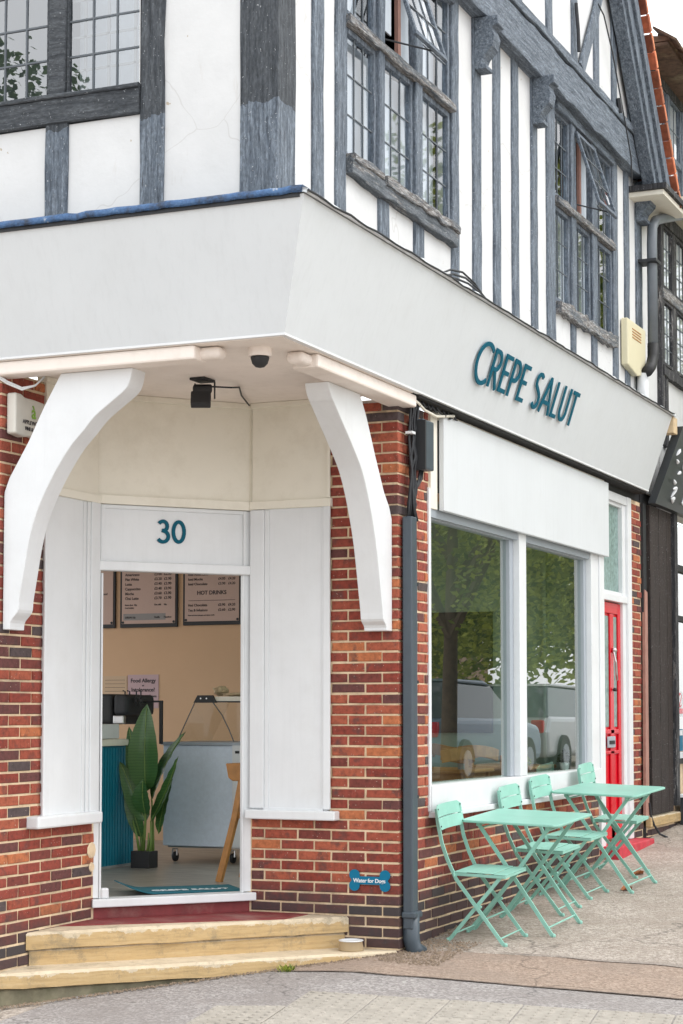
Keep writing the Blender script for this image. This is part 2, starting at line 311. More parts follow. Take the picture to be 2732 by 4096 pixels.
# ------------------------------------------------------------------ mesh helpers
class MB:
    def __init__(s): s.v = []; s.f = []
    def add(s, vs, fs):
        o = len(s.v); s.v += [tuple(v) for v in vs]; s.f += [tuple(i + o for i in f) for f in fs]; return s
    def box(s, x0, x1, y0, y1, z0, z1):
        return s.add([(x, y, z) for z in (z0, z1) for y in (y0, y1) for x in (x0, x1)],
                     [(0, 2, 3, 1), (4, 5, 7, 6), (0, 1, 5, 4), (2, 6, 7, 3), (0, 4, 6, 2), (1, 3, 7, 5)])
    def obox(s, c, a, b, d):                      # centre, three half-extent vectors
        c, a, b, d = map(Vector, (c, a, b, d))
        return s.add([c + i * a + j * b + k * d for k in (-1, 1) for j in (-1, 1) for i in (-1, 1)],
                     [(0, 2, 3, 1), (4, 5, 7, 6), (0, 1, 5, 4), (2, 6, 7, 3), (0, 4, 6, 2), (1, 3, 7, 5)])
    def prism(s, pts, off):                       # planar polygon swept by a vector
        n = len(pts); off = Vector(off); P = [Vector(p) for p in pts]
        s.add(P + [p + off for p in P], [tuple(range(n)), tuple(range(2 * n - 1, n - 1, -1))] + [(i, i + n, (i + 1) % n + n, (i + 1) % n) for i in range(n)]); return s
    def quad(s, a, b, c, d): return s.add([a, b, c, d], [(0, 1, 2, 3)])
    def tube(s, pts, r, n=8, flat=None):
        P = [Vector(p) for p in pts]; rings = []; o = len(s.v)
        nrm = None
        for i, p in enumerate(P):
            t = (P[min(i + 1, len(P) - 1)] - P[max(i - 1, 0)]).normalized()
            if nrm is None:
                nrm = t.orthogonal().normalized() if flat is None else (Vector(flat) - t * Vector(flat).dot(t)).normalized()
            nrm = (nrm - t * nrm.dot(t)).normalized(); bn = t.cross(nrm)
            ra, rb = r if isinstance(r, tuple) else ((r[i], r[i]) if isinstance(r, list) else (r, r))
            if flat is not None:
                rings.append([p + nrm * ra * a + bn * rb * b for a, b in ((1, 1), (-1, 1), (-1, -1), (1, -1))])
            else:
                rings.append([p + nrm * ra * math.cos(k * 2 * math.pi / n) + bn * rb * math.sin(k * 2 * math.pi / n) for k in range(n)])
        if flat is not None: n = 4
        for rg in rings: s.v += [tuple(q) for q in rg]
        for i in range(len(P) - 1):
            for k in range(n):
                a = o + i * n + k; b = o + i * n + (k + 1) % n
                s.f.append((a, b, b + n, a + n))
        s.f.append(tuple(o + k for k in range(n))[::-1]); s.f.append(tuple(o + (len(P) - 1) * n + k for k in range(n)))
        return s
    def lathe(s, c, prof, n=20):
        o = len(s.v)
        for r, z in prof:
            for k in range(n):
                a = 2 * math.pi * k / n; s.v.append((c[0] + r * math.cos(a), c[1] + r * math.sin(a), c[2] + z))
        for i in range(len(prof) - 1):
            for k in range(n):
                a = o + i * n + k; b = o + i * n + (k + 1) % n; s.f.append((a, b, b + n, a + n))
        s.f.append(tuple(o + k for k in range(n))[::-1]); s.f.append(tuple(o + (len(prof) - 1) * n + k for k in range(n)))
        return s
    def mesh(s, name, mat=None, smooth=False):
        me = bpy.data.meshes.new(name); me.from_pydata(s.v, [], s.f)
        if mat: me.materials.append(MT[mat] if isinstance(mat, str) else mat)
        me.validate(); me.update()
        if smooth:
            for p in me.polygons: p.use_smooth = True
        return me
    def build(s, name, mat, parent=None, bev=0, smooth=False, label=None, cat=None, group=None, kind=None, seg=2):
        me = s.mesh(name, mat, smooth); o = bpy.data.objects.new(name, me); COL.objects.link(o)
        if parent: o.parent = parent
        if bev:
            b = o.modifiers.new('bevel', 'BEVEL'); b.width = bev; b.segments = seg; b.limit_method = 'ANGLE'; b.angle_limit = R(40)
        tag(o, label, cat, group, kind); return o
def tag(o, label=None, cat=None, group=None, kind=None):
    for k, v in (('label', label), ('category', cat), ('group', group), ('kind', kind)):
        if v: o[k] = v
    return o
def thing(name, label, cat, loc=(0, 0, 0), group=None, rot=(0, 0, 0)):
    o = bpy.data.objects.new(name, None); COL.objects.link(o); o.location = loc; o.rotation_euler = rot
    o.empty_display_size = .1
    return tag(o, label, cat, group)
def box(name, mat, x0, x1, y0, y1, z0, z1, parent=None, bev=0, **k):
    return MB().box(x0, x1, y0, y1, z0, z1).build(name, mat, parent, bev, **k)
def instmesh(name, me, parent, loc=(0, 0, 0), rot=(0, 0, 0), scale=(1, 1, 1)):
    o = bpy.data.objects.new(name, me); COL.objects.link(o); o.parent = parent; o.location = loc; o.rotation_euler = rot; o.scale = scale
    return o
def hewn(p0, p1, w, d, jit=.004, seg=.22):
    """hand-cut beam from p0 to p1; w, d = half-size vectors across"""
    p0, p1, w, d = map(Vector, (p0, p1, w, d)); n = max(2, int((p1 - p0).length / seg)); mb = MB()
    cw, cd_ = .006 / w.length, .006 / d.length
    sh = [(-1 + cw, -1), (1 - cw, -1), (1, -1 + cd_), (1, 1 - cd_), (1 - cw, 1), (-1 + cw, 1), (-1, 1 - cd_), (-1, -1 + cd_)]
    wu, du = w.normalized(), d.normalized()
    for i in range(n + 1):
        c = p0.lerp(p1, i / n) + wu * rnd(-jit, jit)
        e = [rnd(-jit, jit) for _ in range(2)]
        for a, b in sh: mb.v.append(tuple(c + w * a + d * b + wu * (e[0] if a > 0 else e[1]) + du * rnd(-jit, jit) * .5))
    for i in range(n):
        for k in range(8):
            a = i * 8 + k; b = i * 8 + (k + 1) % 8; mb.f.append((a, b, b + 8, a + 8))
    mb.f.append(tuple(range(8))[::-1]); mb.f.append(tuple(n * 8 + k for k in range(8)))
    return mb
def text_mesh(s, size, extrude=.001, align='LEFT', space=1.0, bold=0.0):
    cu = bpy.data.curves.new('lettering', 'FONT'); cu.body = s; cu.size = size; cu.extrude = extrude; cu.align_x = align
    cu.space_character = space; cu.offset = bold; cu.resolution_u = 3
    o = bpy.data.objects.new('tmp', cu); COL.objects.link(o)
    dg = bpy.context.evaluated_depsgraph_get(); me = bpy.data.meshes.new_from_object(o.evaluated_get(dg))
    bpy.data.objects.remove(o); bpy.data.curves.remove(cu); return me
def frame_mat(org, xd, up):
    xd, up = Vector(xd).normalized(), Vector(up).normalized(); nn = xd.cross(up); up = nn.cross(xd)
    m = Matrix((xd, up, nn)).transposed().to_4x4(); m.translation = Vector(org); return m
def text(name, s, size, mat, org, xd, up, parent, **k):
    me = text_mesh(s, size, **k); me.materials.clear(); me.materials.append(MT[mat]); me.transform(frame_mat(org, xd, up))
    o = bpy.data.objects.new(name, me); COL.objects.link(o); o.parent = parent; return o
def arc(cx, cy, rx, ry, a0, a1, n=18):
    return [(cx + rx * math.cos(R(a0 + (a1 - a0) * i / n)), cy + ry * math.sin(R(a0 + (a1 - a0) * i / n))) for i in range(n + 1)]
GL = {  # stroke letters, height 1, (width, strokes)
 'C': (.80, [arc(.5, .5, .5, .5, 48, 312, 26)]),
 'R': (.58, [[(.06, 0), (.06, 1)], [(.0, .94), (.25, .94)] + arc(.25, .71, .25, .23, 90, -90, 12) + [(.0, .48)], [(.24, .48), (.55, 0)]]),
 'E': (.48, [[(.06, 0), (.06, 1)], [(0, .94), (.48, .94)], [(0, .52), (.43, .52)], [(0, .06), (.48, .06)]]),
 'P': (.54, [[(.06, 0), (.06, 1)], [(.0, .94), (.25, .94)] + arc(.25, .69, .25, .25, 90, -90, 12) + [(.0, .44)]]),
 'S': (.54, [arc(.27, .74, .21, .21, 40, 215, 14) + [(.22, .55), (.34, .48)] + arc(.27, .26, .22, .22, 40, -145, 14)]),
 'A': (.74, [[(.0, 0), (.37, 1.0)], [(.37, 1.0), (.74, 0)], [(.15, .30), (.59, .30)]]),
 'L': (.44, [[(.06, 1), (.06, 0)], [(0, .06), (.44, .06)]]),
 'U': (.62, [[(.06, 1), (.06, .31)] + arc(.31, .31, .25, .25, 180, 360, 14) + [(.56, 1)]]),
 'T': (.52, [[(.26, 0), (.26, 1)], [(0, .94), (.52, .94)]]),
 '3': (.56, [arc(.27, .73, .20, .21, 150, -60, 14) + [(.25, .54)], [(.22, .54)] + arc(.27, .28, .25, .24, 75, -150, 16)]),
 '0': (.62, [arc(.31, .5, .25, .44, 0, 360, 28)]),
}
def glyph(ch, h, org, xd, up, thick, wd=.135, mb=None):
    mb = mb or MB(); w_, st = GL[ch]; org, xd, up = Vector(org), Vector(xd).normalized(), Vector(up).normalized(); nn = xd.cross(up)
    for s in st:
        pts = [org + xd * (x * h) + up * (y * h) + nn * thick for x, y in s]
        ts = []
        for i in range(len(pts)):
            ts.append((pts[min(i + 1, len(pts) - 1)] - pts[max(i - 1, 0)]).normalized())
        mb_o = len(mb.v); hw = wd * h / 2
        for p, t in zip(pts, ts):
            sd = nn.cross(t)
            for a, b in ((1, 1), (-1, 1), (-1, -1), (1, -1)): mb.v.append(tuple(p + sd * hw * a + nn * thick * (b - 1) * .5 + nn * rnd(0, .0004)))
        for i in range(len(pts) - 1):
            for k in range(4):
                a = mb_o + i * 4 + k; b = mb_o + i * 4 + (k + 1) % 4; mb.f.append((a, b, b + 4, a + 4))
        mb.f.append(tuple(mb_o + k for k in range(4))[::-1]); mb.f.append(tuple(mb_o + (len(pts) - 1) * 4 + k for k in range(4)))
    return mb

# ------------------------------------------------------------------ ground
def gz(x, y):
    xx = max(-5, min(10, x)); yy = max(-4, min(6, y))
    return -.026 + .056 * xx + (.03 * yy if yy < 0 else -.037 * yy)
def sheet(name, mat, poly_or_rect, dz, kind='structure', nx=8, ny=8, parent=None, wob=0):
    mb = MB(); (x0, y0), (x1, y1), (x2, y2), (x3, y3) = poly_or_rect
    for j in range(ny + 1):
        for i in range(nx + 1):
            u, v = i / nx, j / ny
            x = (x0 * (1 - u) + x1 * u) * (1 - v) + (x3 * (1 - u) + x2 * u) * v; y = (y0 * (1 - u) + y1 * u) * (1 - v) + (y3 * (1 - u) + y2 * u) * v
            if wob: x += wob * (noise.noise((x * 3, y * 3, 1)) ); y += wob * noise.noise((x * 3, y * 3, 5)) * .3
            mb.v.append((x, y, gz(x, y) + dz))
    for j in range(ny):
        for i in range(nx):
            a = j * (nx + 1) + i; mb.f.append((a, a + 1, a + nx + 2, a + nx + 1))
    return mb.build(name, mat, parent, kind=kind if not parent else None)
def ground():
    xs = [-60, -30, -12, -5, -4, -3, -2.5, -2, -1.5, -1, -.5, 0, .5, 1, 2, 3, 4, 5, 6, 8, 10, 20, 40, 90]
    ys = [-60, -30, -14, -8, -4, -3, -2, -1, -.5, 0, .5, 1, 1.5, 2, 3, 4, 6, 12, 40]
    mb = MB()
    for y in ys:
        for x in xs: mb.v.append((x, y, gz(x, y)))
    n = len(xs)
    for j in range(len(ys) - 1):
        for i in range(n - 1): a = j * n + i; mb.f.append((a, a + 1, a + n + 1, a + n))
    return mb.build('pavement', 'asph', kind='structure')
ground()
sheet('grey_pavement_strip', 'asph2', [(-6, 1.4), (-.66, 1.4), (-.50, -4), (-6, -4)], .004, nx=6, ny=24)
sheet('beige_pavement_band', 'beige', [(-.64, .55), (.10, .30), (.70, -4), (-.48, -4)], .008, nx=10, ny=24, wob=.03)
sheet('grey_repair_strip', 'streak', [(.24, -.55), (.27, -.55), (.50, -4), (.30, -4)], .012, nx=3, ny=40, wob=.06)
sheet('dark_joint', 'cable', [(-.648, .45), (-.640, .45), (-.484, -4), (-.492, -4)], .0125, nx=1, ny=60, wob=.02)
# tactile paving
ta = R(7.4); tp0 = Vector((-1.20, .05)); tu = Vector((math.sin(ta), -math.cos(ta))); tv = Vector((-math.cos(ta), -math.sin(ta)))
tact = tag(bpy.data.objects.new('tactile_paving', None), kind='structure'); COL.objects.link(tact)
SL = .395
for r_ in range(4):
    for c_ in range(-1 if r_ else 0, 7):
        cc = tp0 + tu * (c_ + .5) * SL + tv * (r_ + .5) * SL; h = SL / 2 - .004; dz = rnd(.009, .013)
        mb = MB()
        P = [cc + tu * a * h + tv * b * h for a, b in ((-1, -1), (1, -1), (1, 1), (-1, 1))]
        mb.prism([(p.x, p.y, gz(p.x, p.y) - .02) for p in P][::-1], (0, 0, .02 + dz))
        s_ = mb.build('paving_slab', 'slab', tact, bev=.003, seg=1)
        bm_ = MB()
        for i in range(6):
            for j in range(6):
                q = cc + tu * (i - 2.5) * SL / 6 + tv * (j - 2.5) * SL / 6
                bm_.lathe((q.x, q.y, gz(q.x, q.y) + dz - .001), [(.0145, 0), (.012, .005), (.006, .007)], 8)
        bm_.build('blister', 'slab', s_, kind='stuff')

# ------------------------------------------------------------------ brickwork
def brick_meshes():
    out = []
    for k in range(7):
        mb = MB(); c = .035; 
        # unit brick: x -.5..5 (length), y 0 front .. 1 back, z -.5...5; front edges worn
        fr = [(-.5, -.5), (.5, -.5), (.5, .5), (-.5, .5)]
        inn = [(-.5 + .018, -.5 + .07), (.5 - .018, -.5 + .07), (.5 - .018, .5 - .07), (-.5 + .018, .5 - .07)]
        J = lambda s: rnd(-s, s)
        mb.v += [(x + J(.006), .07 + J(.03), z + J(.03)) for x, z in fr]
        mb.v += [(x + J(.006), J(.03), z + J(.03)) for x, z in inn]
        mb.v += [(x, 1, z) for x, z in fr]
        for i in range(4):
            j = (i + 1) % 4; mb.f += [(i, j, 4 + j, 4 + i), (8 + i, 8 + j, j, i)]
        mb.f += [(4, 5, 6, 7), (11, 10, 9, 8)]
        out.append(mb.mesh('brick', 'brick'))
    return out
BM = brick_meshes(); BH, CO, BL, JT = .051, .0641, .215, .012
def bricks(parent, org, ud, rows, spans, off=0.0, depth=.06, corner0=False):
    """courses on a face. org: point at u=0,z=0; ud: direction u; the face looks to ud rotated -90 (outwards)"""
    ud = Vector(ud).normalized(); ang = math.atan2(ud.y, ud.x); n = 0
    rows_ = range(rows[0], rows[1])
    for r_ in rows_:
        z = r_ * CO + CO / 2; par = r_ % 2
        for u0, u1, za, zb in spans:
            if not (za <= z < zb): continue
            u = u0
            if corner0 and u0 == 0: 
                if par: u = .102 + JT
            first = True
            x = u if not (par and not corner0 or off) else u
            # staggered bond on a common grid so that neighbouring spans line up
            step = BL + JT; g = (.5 * step if par else 0) + off
            k = math.floor((u - g) / step)
            if corner0: g = (.102 + JT if par else 0); k = 0
            while True:
                a = g + k * step; b = a + BL; k += 1
                if a >= u1 - .012: break
                a2, b2 = max(a, u), min(b, u1)
                if b2 - a2 < .03: continue
                dep = depth
                if corner0 and a2 < .02: dep = .104
                proud = rnd(-.0025, .0025)
                c = Vector(org) + ud * ((a2 + b2) / 2)
                nin = Vector((-ud.y, ud.x, 0))       # inwards
                o = instmesh('brick', random.choice(BM), parent, (c.x + nin.x * proud, c.y + nin.y * proud, z + rnd(-.0012, .0012)),
                             (0, rnd(-.004, .004), ang), (b2 - a2, dep, BH + rnd(-.0015, .0015)))
                n += 1
    return n
# pier (faces -x): u runs from y=.997 down to 0 ; outward of ud=(0,-1) is -x
def brick_face(parent, org, ud, rows, spans, **k): return bricks(parent, org, ud, rows, spans, **k)
pier = thing('brick_wall', 'red brick pier between the white doorway panel and the black downpipe, bone sign low down', 'brick wall')
# mortar cores sit 7 mm behind the brick faces
MB().box(.007, .10, .007, .46, -.35, 3.32).box(.007, .10, .46, 1.05, -.35, .80).box(.10, .53, .007, .10, -.35, 3.32).build('mortar_core', 'mortar', pier)
# frontal face x=0: use u from corner y=0 going +y -> mirrored direction; outward must be -x so ud=(0,-1): org at y=Ymax
def face_y(parent, x, y1, rows, spans):          # spans in y measured from the corner y=0
    nb = 0
    for r_ in range(*rows):
        z = r_ * CO + CO / 2; par = r_ % 2
        for a0, a1, za, zb in spans:
            if not (za <= z < zb): continue
            g = (.102 + JT) if par else 0; k = 0
            while True:
                a = g + k * (BL + JT); b = a + BL; k += 1
                if a >= a1 - .012: break
                a2, b2 = max(a, a0), min(b, a1)
                if b2 - a2 < .03: continue
                dep = .104 if (a2 < .02) else .06
                instmesh('brick', random.choice(BM), parent, (x + rnd(-.0025, .0025), (a2 + b2) / 2, z + rnd(-.0012, .0012)),
                         (0, 0, R(-90)), (b2 - a2, dep, BH + rnd(-.0015, .0015))); nb += 1
def face_x(parent, y, x0, x1, rows, zr, phase, corner=False, x_or=0.0):
    for r_ in range(*rows):
        z = r_ * CO + CO / 2
        if not (zr[0] <= z < zr[1]): continue
        par = (r_ + phase) % 2
        if corner: g = 0 if par == 0 else .102 + JT
        else: g = x_or + (.5 * (BL + JT) if par else 0) 
        k = 0 if corner else math.floor((x0 - g) / (BL + JT))
        while True:
            a = g + k * (BL + JT); b = a + BL; k += 1
            if a >= x1 - .012: break
            a2, b2 = max(a, x0), min(b, x1)
            if b2 - a2 < .03: continue
            dep = .104 if (corner and a2 < .02) else .06
            instmesh('brick', random.choice(BM), parent, ((a2 + b2) / 2, y + rnd(-.0025, .0025), z + rnd(-.0012, .0012)),
                     (0, 0, 0), (b2 - a2, dep, BH + rnd(-.0015, .0015)))
face_y(pier, 0, .997, (-4, 12), [(0, .990, -1, .76)])
face_y(pier, 0, .46, (12, 52), [(0, .452, .76, 3.4)])
face_x(pier, 0, 0, .515, (12, 52), (.76, 3.4), 1, corner=True)
lowwall = thing('brick_wall', 'low brick wall under the shop window behind the mint chairs, sooty at its foot', 'brick wall')
MB().box(.53, 4.46, .007, .12, -.35, .757).build('mortar_core', 'mortar', lowwall)
face_x(lowwall, 0, 0, 4.45, (-3, 12), (-.2, .75), 1, corner=True)
leftw = thing('brick_wall', 'red brick wall left of the doorway, behind the left curved bracket', 'brick wall')
YL = 1.665
MB().box(-1.793, -.76, YL + .007, YL + .12, -.4, .80).box(-1.793, -1.35, YL + .007, YL + .12, .8, 3.34).box(-1.793, -1.70, YL + .12, 2.2, -.4, 3.34).box(-1.793, -1.70, 2.2, 5.6, -.4, .8).build('mortar_core', 'mortar', leftw)  # kept low past the recess for the unseen opening added for daylight
face_x(leftw, YL, -1.80, -.770, (-5, 12), (-1, .76), 0, x_or=-1.80)
face_x(leftw, YL, -1.80, -1.352, (12, 52), (.76, 3.4), 0, x_or=-1.80)
rp = thing('brick_wall', 'narrow brick pier right of the white door frame', 'brick wall')
MB().box(5.505, 5.868, .007, .30, -.1, 3.30).build('mortar_core', 'mortar', rp)
face_x(rp, 0, 5.50, 5.87, (3, 52), (.2, 3.28), 0, x_or=5.50)

# ------------------------------------------------------------------ stone steps
steps = thing('stone_steps', 'two painted sandstone doorsteps, worn and ochre edged, below the doorway', 'steps')
def slab_poly(front, back, z0, z1, name, mat, jit=.006):
    """front: list of xy along front edge (subdivided), back: other corner points"""
    pts = []
    for i in range(len(front) - 1):
        a, b = Vector(front[i]), Vector(front[i + 1]); n = max(1, int((b - a).length / .09))
        for k in range(n): pts.append(a.lerp(b, k / n))
    pts.append(Vector(front[-1])); nf = len(pts)
    mb = MB(); top = []; 
    nrm = (Vector(front[-1]) - Vector(front[0])).normalized(); out = Vector((nrm.y, -nrm.x)) * -1
    if out.dot(Vector((-1, -1))) < 0: out = -out
    P0, P1, P2 = [], [], []
    for i, p in enumerate(pts):
        e = 0 if i in (0, nf - 1) else rnd(-jit, jit)
        q = p + out * e
        P0.append((q.x, q.y, z0 + (rnd(-jit, jit) * .8))); P1.append((q.x, q.y, z1 - .014 + rnd(-.003, .003))); P2.append((q.x - out.x * .014, q.y - out.y * .014, z1 + rnd(-.0015, .0015)))
    B = [Vector(b) for b in back]
    o = 0; mb.v = P0 + P1 + P2 + [(b.x, b.y, z1) for b in B] + [(b.x, b.y, z0) for b in B]
    for i in range(nf - 1):
        mb.f += [(i, i + 1, nf + i + 1, nf + i), (nf + i, nf + i + 1, 2 * nf + i + 1, 2 * nf + i)]
    nb = len(B)
    mb.f.append(tuple(range(2 * nf, 3 * nf)) + tuple(3 * nf + k for k in range(nb)))
    mb.f.append(tuple(range(nf - 1, -1, -1)) + tuple(3 * nf + nb + k for k in range(nb - 1, -1, -1)))
    mb.f.append((nf - 1, 3 * nf + nb, 3 * nf, 3 * nf - 1, 2 * nf - 1)); mb.f.append((0, nf, 2 * nf, 3 * nf + nb - 1, 3 * nf + 2 * nb - 1))
    return mb.build(name, mat, steps)
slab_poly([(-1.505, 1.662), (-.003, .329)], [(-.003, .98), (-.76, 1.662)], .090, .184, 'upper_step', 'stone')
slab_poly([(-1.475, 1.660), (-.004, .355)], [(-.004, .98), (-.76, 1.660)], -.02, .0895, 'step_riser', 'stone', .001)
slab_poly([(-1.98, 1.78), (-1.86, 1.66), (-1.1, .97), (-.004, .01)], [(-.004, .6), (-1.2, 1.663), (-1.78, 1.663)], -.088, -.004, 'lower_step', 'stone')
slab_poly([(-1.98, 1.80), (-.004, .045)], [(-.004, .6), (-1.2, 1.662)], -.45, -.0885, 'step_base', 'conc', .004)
MB().prism([(-1.16, 1.659, 0), (-.30, .62, 0), (-.006, .60, 0), (-.006, .975, 0), (-.75, 1.659, 0)][::-1], (0, 0, .006)).build('red_painted_tread', 'redstep', steps).location.z = .1845
# ------------------------------------------------------------------ doorway (canted at 41 degrees)
A_ = Vector((0, .997, 0)); DD = Vector((-math.cos(R(41)), math.sin(R(41)), 0)); DN = Vector((-math.sin(R(41)), -math.cos(R(41)), 0))   # along to the left, outwards
WD = 1.015
def dp(u, z, o=0.0): p = A_ + DD * u + DN * o; return Vector((p.x, p.y, z))
def dbox(mb, u0, u1, z0, z1, o0, o1):
    return mb.obox(dp((u0 + u1) / 2, (z0 + z1) / 2, (o0 + o1) / 2), DD * (u1 - u0) / 2, DN * (o1 - o0) / 2, Vector((0, 0, (z1 - z0) / 2)))
ent = thing('door_surround', 'white panelled surround of the open corner doorway, numbered 30', 'doorway')
dbox(MB(), -.01, WD + .005, .185, .255, -.10, -.012).build('red_sill_face', 'redstep', ent)
dbox(MB(), -.03, WD + .02, .256, .306, -.10, .030).build('threshold', 'white', ent, bev=.006)
dbox(MB(), .045, .058, .306, 2.29, -.035, .0).build('door_jamb', 'white', ent, bev=.003)
dbox(MB(), .972, .985, .306, 2.27, -.035, .0).build('door_jamb', 'white', ent, bev=.003)
for u0, u1 in ((-.012, .044), (.986, 1.03)): dbox(MB(), u0, u1, .31, 2.69, -.05, -.006).build('door_post', 'white', ent, bev=.004)
dbox(MB(), -.01, 1.02, 2.285, 2.345, -.06, .022).build('door_head', 'white', ent, bev=.008)
dbox(MB(), .03, .99, 2.345, 2.692, -.06, -.018).build('number_panel', 'white', ent)
for u0, u1 in ((.03, .052), (.965, .99)): dbox(MB(), u0, u1, 2.346, 2.69, -.017, -.002).build('panel_stile', 'white', ent, bev=.002)
dbox(MB(), .052, .965, 2.668, 2.69, -.017, -.006).build('panel_bead', 'white', ent)
dbox(MB(), -.004, 1.02, 2.693, 2.748, -.06, .018).build('rail', 'cream', ent, bev=.004)
dbox(MB(), -.004, 1.02, 2.749, 3.345, -.06, -.01).build('upper_panel', 'cream', ent)
dbox(MB(), -.004, 1.02, 3.335, 3.372, -.06, .012).build('cornice', 'cream', ent, bev=.004)
dbox(MB(), .925, .975, .306, .37, -.03, .012).build('hinge_block', 'white', ent, bev=.01)
dbox(MB(), -.008, .008, 2.75, 3.345, -.012, .001).build('corner_bead', 'cream', ent)
# digits 30 (u measured leftwards, letters run to the right)
zd = 2.470; hd = .142; x0 = dp(.625, zd, -.018)
mb = glyph('3', hd, x0, -DD, (0, 0, 1), .010, .155); mb.build('digit', 'teal', ent)
mb = glyph('0', hd, x0 - DD * .098, -DD, (0, 0, 1), .010, .155); mb.build('digit', 'teal', ent)
# right panel in the plane x=0
box('side_panel', 'white', -.012, .05, .47, .985, .80, 2.70, ent)
box('panel_stile', 'white', -.030, -.012, .444, .490, .83, 2.748, ent, bev=.004)
box('panel_stile', 'white', -.030, -.012, .895, .992, .83, 2.693, ent, bev=.004)
box('panel_bead', 'white', -.021, -.012, .865, .894, .83, 2.69, ent, bev=.003)
box('panel_bead', 'white', -.021, -.012, .491, .505, .83, 2.69, ent, bev=.003)
box('rail', 'cream', -.034, .04, .438, .996, 2.697, 2.748, ent, bev=.004)
box('upper_panel', 'cream', -.012, .05, .455, .985, 2.749, 3.345, ent)
box('corner_bead', 'cream', -.026, -.012, .447, .468, 2.75, 3.345, ent, bev=.003)
box('cornice', 'cream', -.032, .04, .44, .99, 3.338, 3.372, ent, bev=.004)
MB().box(-.075, .02, .392, 1.003, .765, .822).build('side_sill', 'white', ent, bev=.008)
box('panel_bead', 'white', -.030, -.012, .49, .894, .822, .835, ent)
# left panel in the plane y=YL
box('side_panel', 'white', -1.36, -.78, YL - .012, YL + .05, .80, 2.70, ent)
box('panel_stile', 'white', -1.375, -1.352, YL - .026, YL - .012, .83, 2.748, ent, bev=.004)
box('panel_stile', 'white', -.87, -.768, YL - .030, YL - .012, .83, 2.693, ent, bev=.004)
box('panel_bead', 'white', -.905, -.871, YL - .022, YL - .012, .83, 2.69, ent, bev=.004)
box('panel_bead', 'white', -.945, -.916, YL - .017, YL - .012, .83, 2.69, ent, bev=.003)
box('rail', 'cream', -1.38, -.765, YL - .034, YL + .04, 2.690, 2.738, ent, bev=.004)
box('upper_panel', 'cream', -1.36, -.77, YL - .012, YL + .05, 2.74, 3.345, ent)
box('cornice', 'cream', -1.38, -.775, YL - .03, YL + .04, 3.338, 3.372, ent, bev=.004)
MB().box(-1.50, -.79, YL - .075, YL + .02, .765, .835).build('side_sill', 'white', ent, bev=.012)
MB().box(-1.345, -1.0, YL - .004, YL + .05, 3.0, 3.34).build('upper_panel', 'cream', ent)
# dirty cement patches beside the frame
for c, s_ in ((( -.80, YL - .001, .60), .05), ((-.80, YL - .002, .50), .03)):
    MB().lathe((0, 0, 0), [(s_, 0), (s_ * .8, .006)], 9).build('cement_patch', 'mortar', ent).matrix_local = Matrix.Translation(c) @ Matrix.Rotation(R(90), 4, 'X')

# ------------------------------------------------------------------ porch ceiling, beams, brackets
pc = thing('porch_ceiling', 'warm white flat ceiling of the corner porch with two edge beams', 'ceiling')
MB().prism([(-1.86, -.09, 3.373), (.02, -.09, 3.373), (.02, 1.0, 3.373), (-.76, 1.68, 3.373), (-1.86, 1.75, 3.373)][::-1], (0, 0, .03)).build('ceiling_board', 'ceil', pc)
MB().box(-1.86, -1.72, 0.42, 1.72, 3.296, 3.372).build('edge_beam', 'ceil', pc, bev=.012)
MB().box(-1.80, -1.70, 0.30, .50, 3.305, 3.371).build('beam_end', 'ceil', pc, bev=.03, seg=4)
MB().box(-1.38, .10, -.085, .075, 3.296, 3.372).build('edge_beam', 'ceil', pc, bev=.012)
MB().box(-1.50, -1.30, -.05, .06, 3.305, 3.371).build('beam_end', 'ceil', pc, bev=.03, seg=4)
for q in ((-1.601, .62), (-1.0, .15)):
    MB().lathe((q[0], q[1], 3.372), [(.012, -.03), (.02, -.02), (.024, 0)], 10).build('hook_plate', 'ceil', pc)
def bracket(inner, outer, mapf, off, label):
    mb = MB(); n = len(inner) ; 
    pts = [mapf(*p) for p in inner] + [mapf(*p) for p in outer[::-1]]
    # triangulated strip faces between two boundary polylines resampled
    def rs(P, k):
        d = [0]; 
        for i in range(1, len(P)): d.append(d[-1] + math.dist(P[i], P[i - 1]))
        out = []
        for j in range(k + 1):
            t = d[-1] * j / k; i = max(1, next((q for q in range(1, len(d)) if d[q] >= t - 1e-9), len(d) - 1))
            f = (t - d[i - 1]) / max(1e-9, d[i] - d[i - 1]); out.append((P[i - 1][0] + (P[i][0] - P[i - 1][0]) * f, P[i - 1][1] + (P[i][1] - P[i - 1][1]) * f))
        return out
    def cr(P):
        out = []
        for i in range(len(P) - 1):
            p0, p1, p2, p3 = P[max(i - 1, 0)], P[i], P[i + 1], P[min(i + 2, len(P) - 1)]
            for k in range(5):
                t = k / 5; out.append(tuple(.5 * (2 * p1[q] + (p2[q] - p0[q]) * t + (2 * p0[q] - 5 * p1[q] + 4 * p2[q] - p3[q]) * t * t + (3 * p1[q] - p0[q] - 3 * p2[q] + p3[q]) * t ** 3) for q in (0, 1)))
        return out + [P[-1]]
    K = 90; a = rs(cr(inner), K); b = rs(outer, K); off = Vector(off)
    for i in range(K + 1):
        p, q = Vector(mapf(*a[i])), Vector(mapf(*b[i])); mb.v += [tuple(p), tuple(q), tuple(q + off), tuple(p + off)]
    for i in range(K):
        for k in range(4):
            s_ = i * 4 + k; e = i * 4 + (k + 1) % 4; mb.f.append((s_, e, e + 4, s_ + 4))
    mb.f += [(3, 2, 1, 0), (K * 4, K * 4 + 1, K * 4 + 2, K * 4 + 3)]
    o = mb.build('curved_bracket', 'white', None, label=label, cat='bracket', group='curved brackets holding up the porch')
    bv = o.modifiers.new('bevel', 'BEVEL'); bv.width = .005; bv.segments = 2; bv.angle_limit = R(50); bv.limit_method = 'ANGLE'
    return o
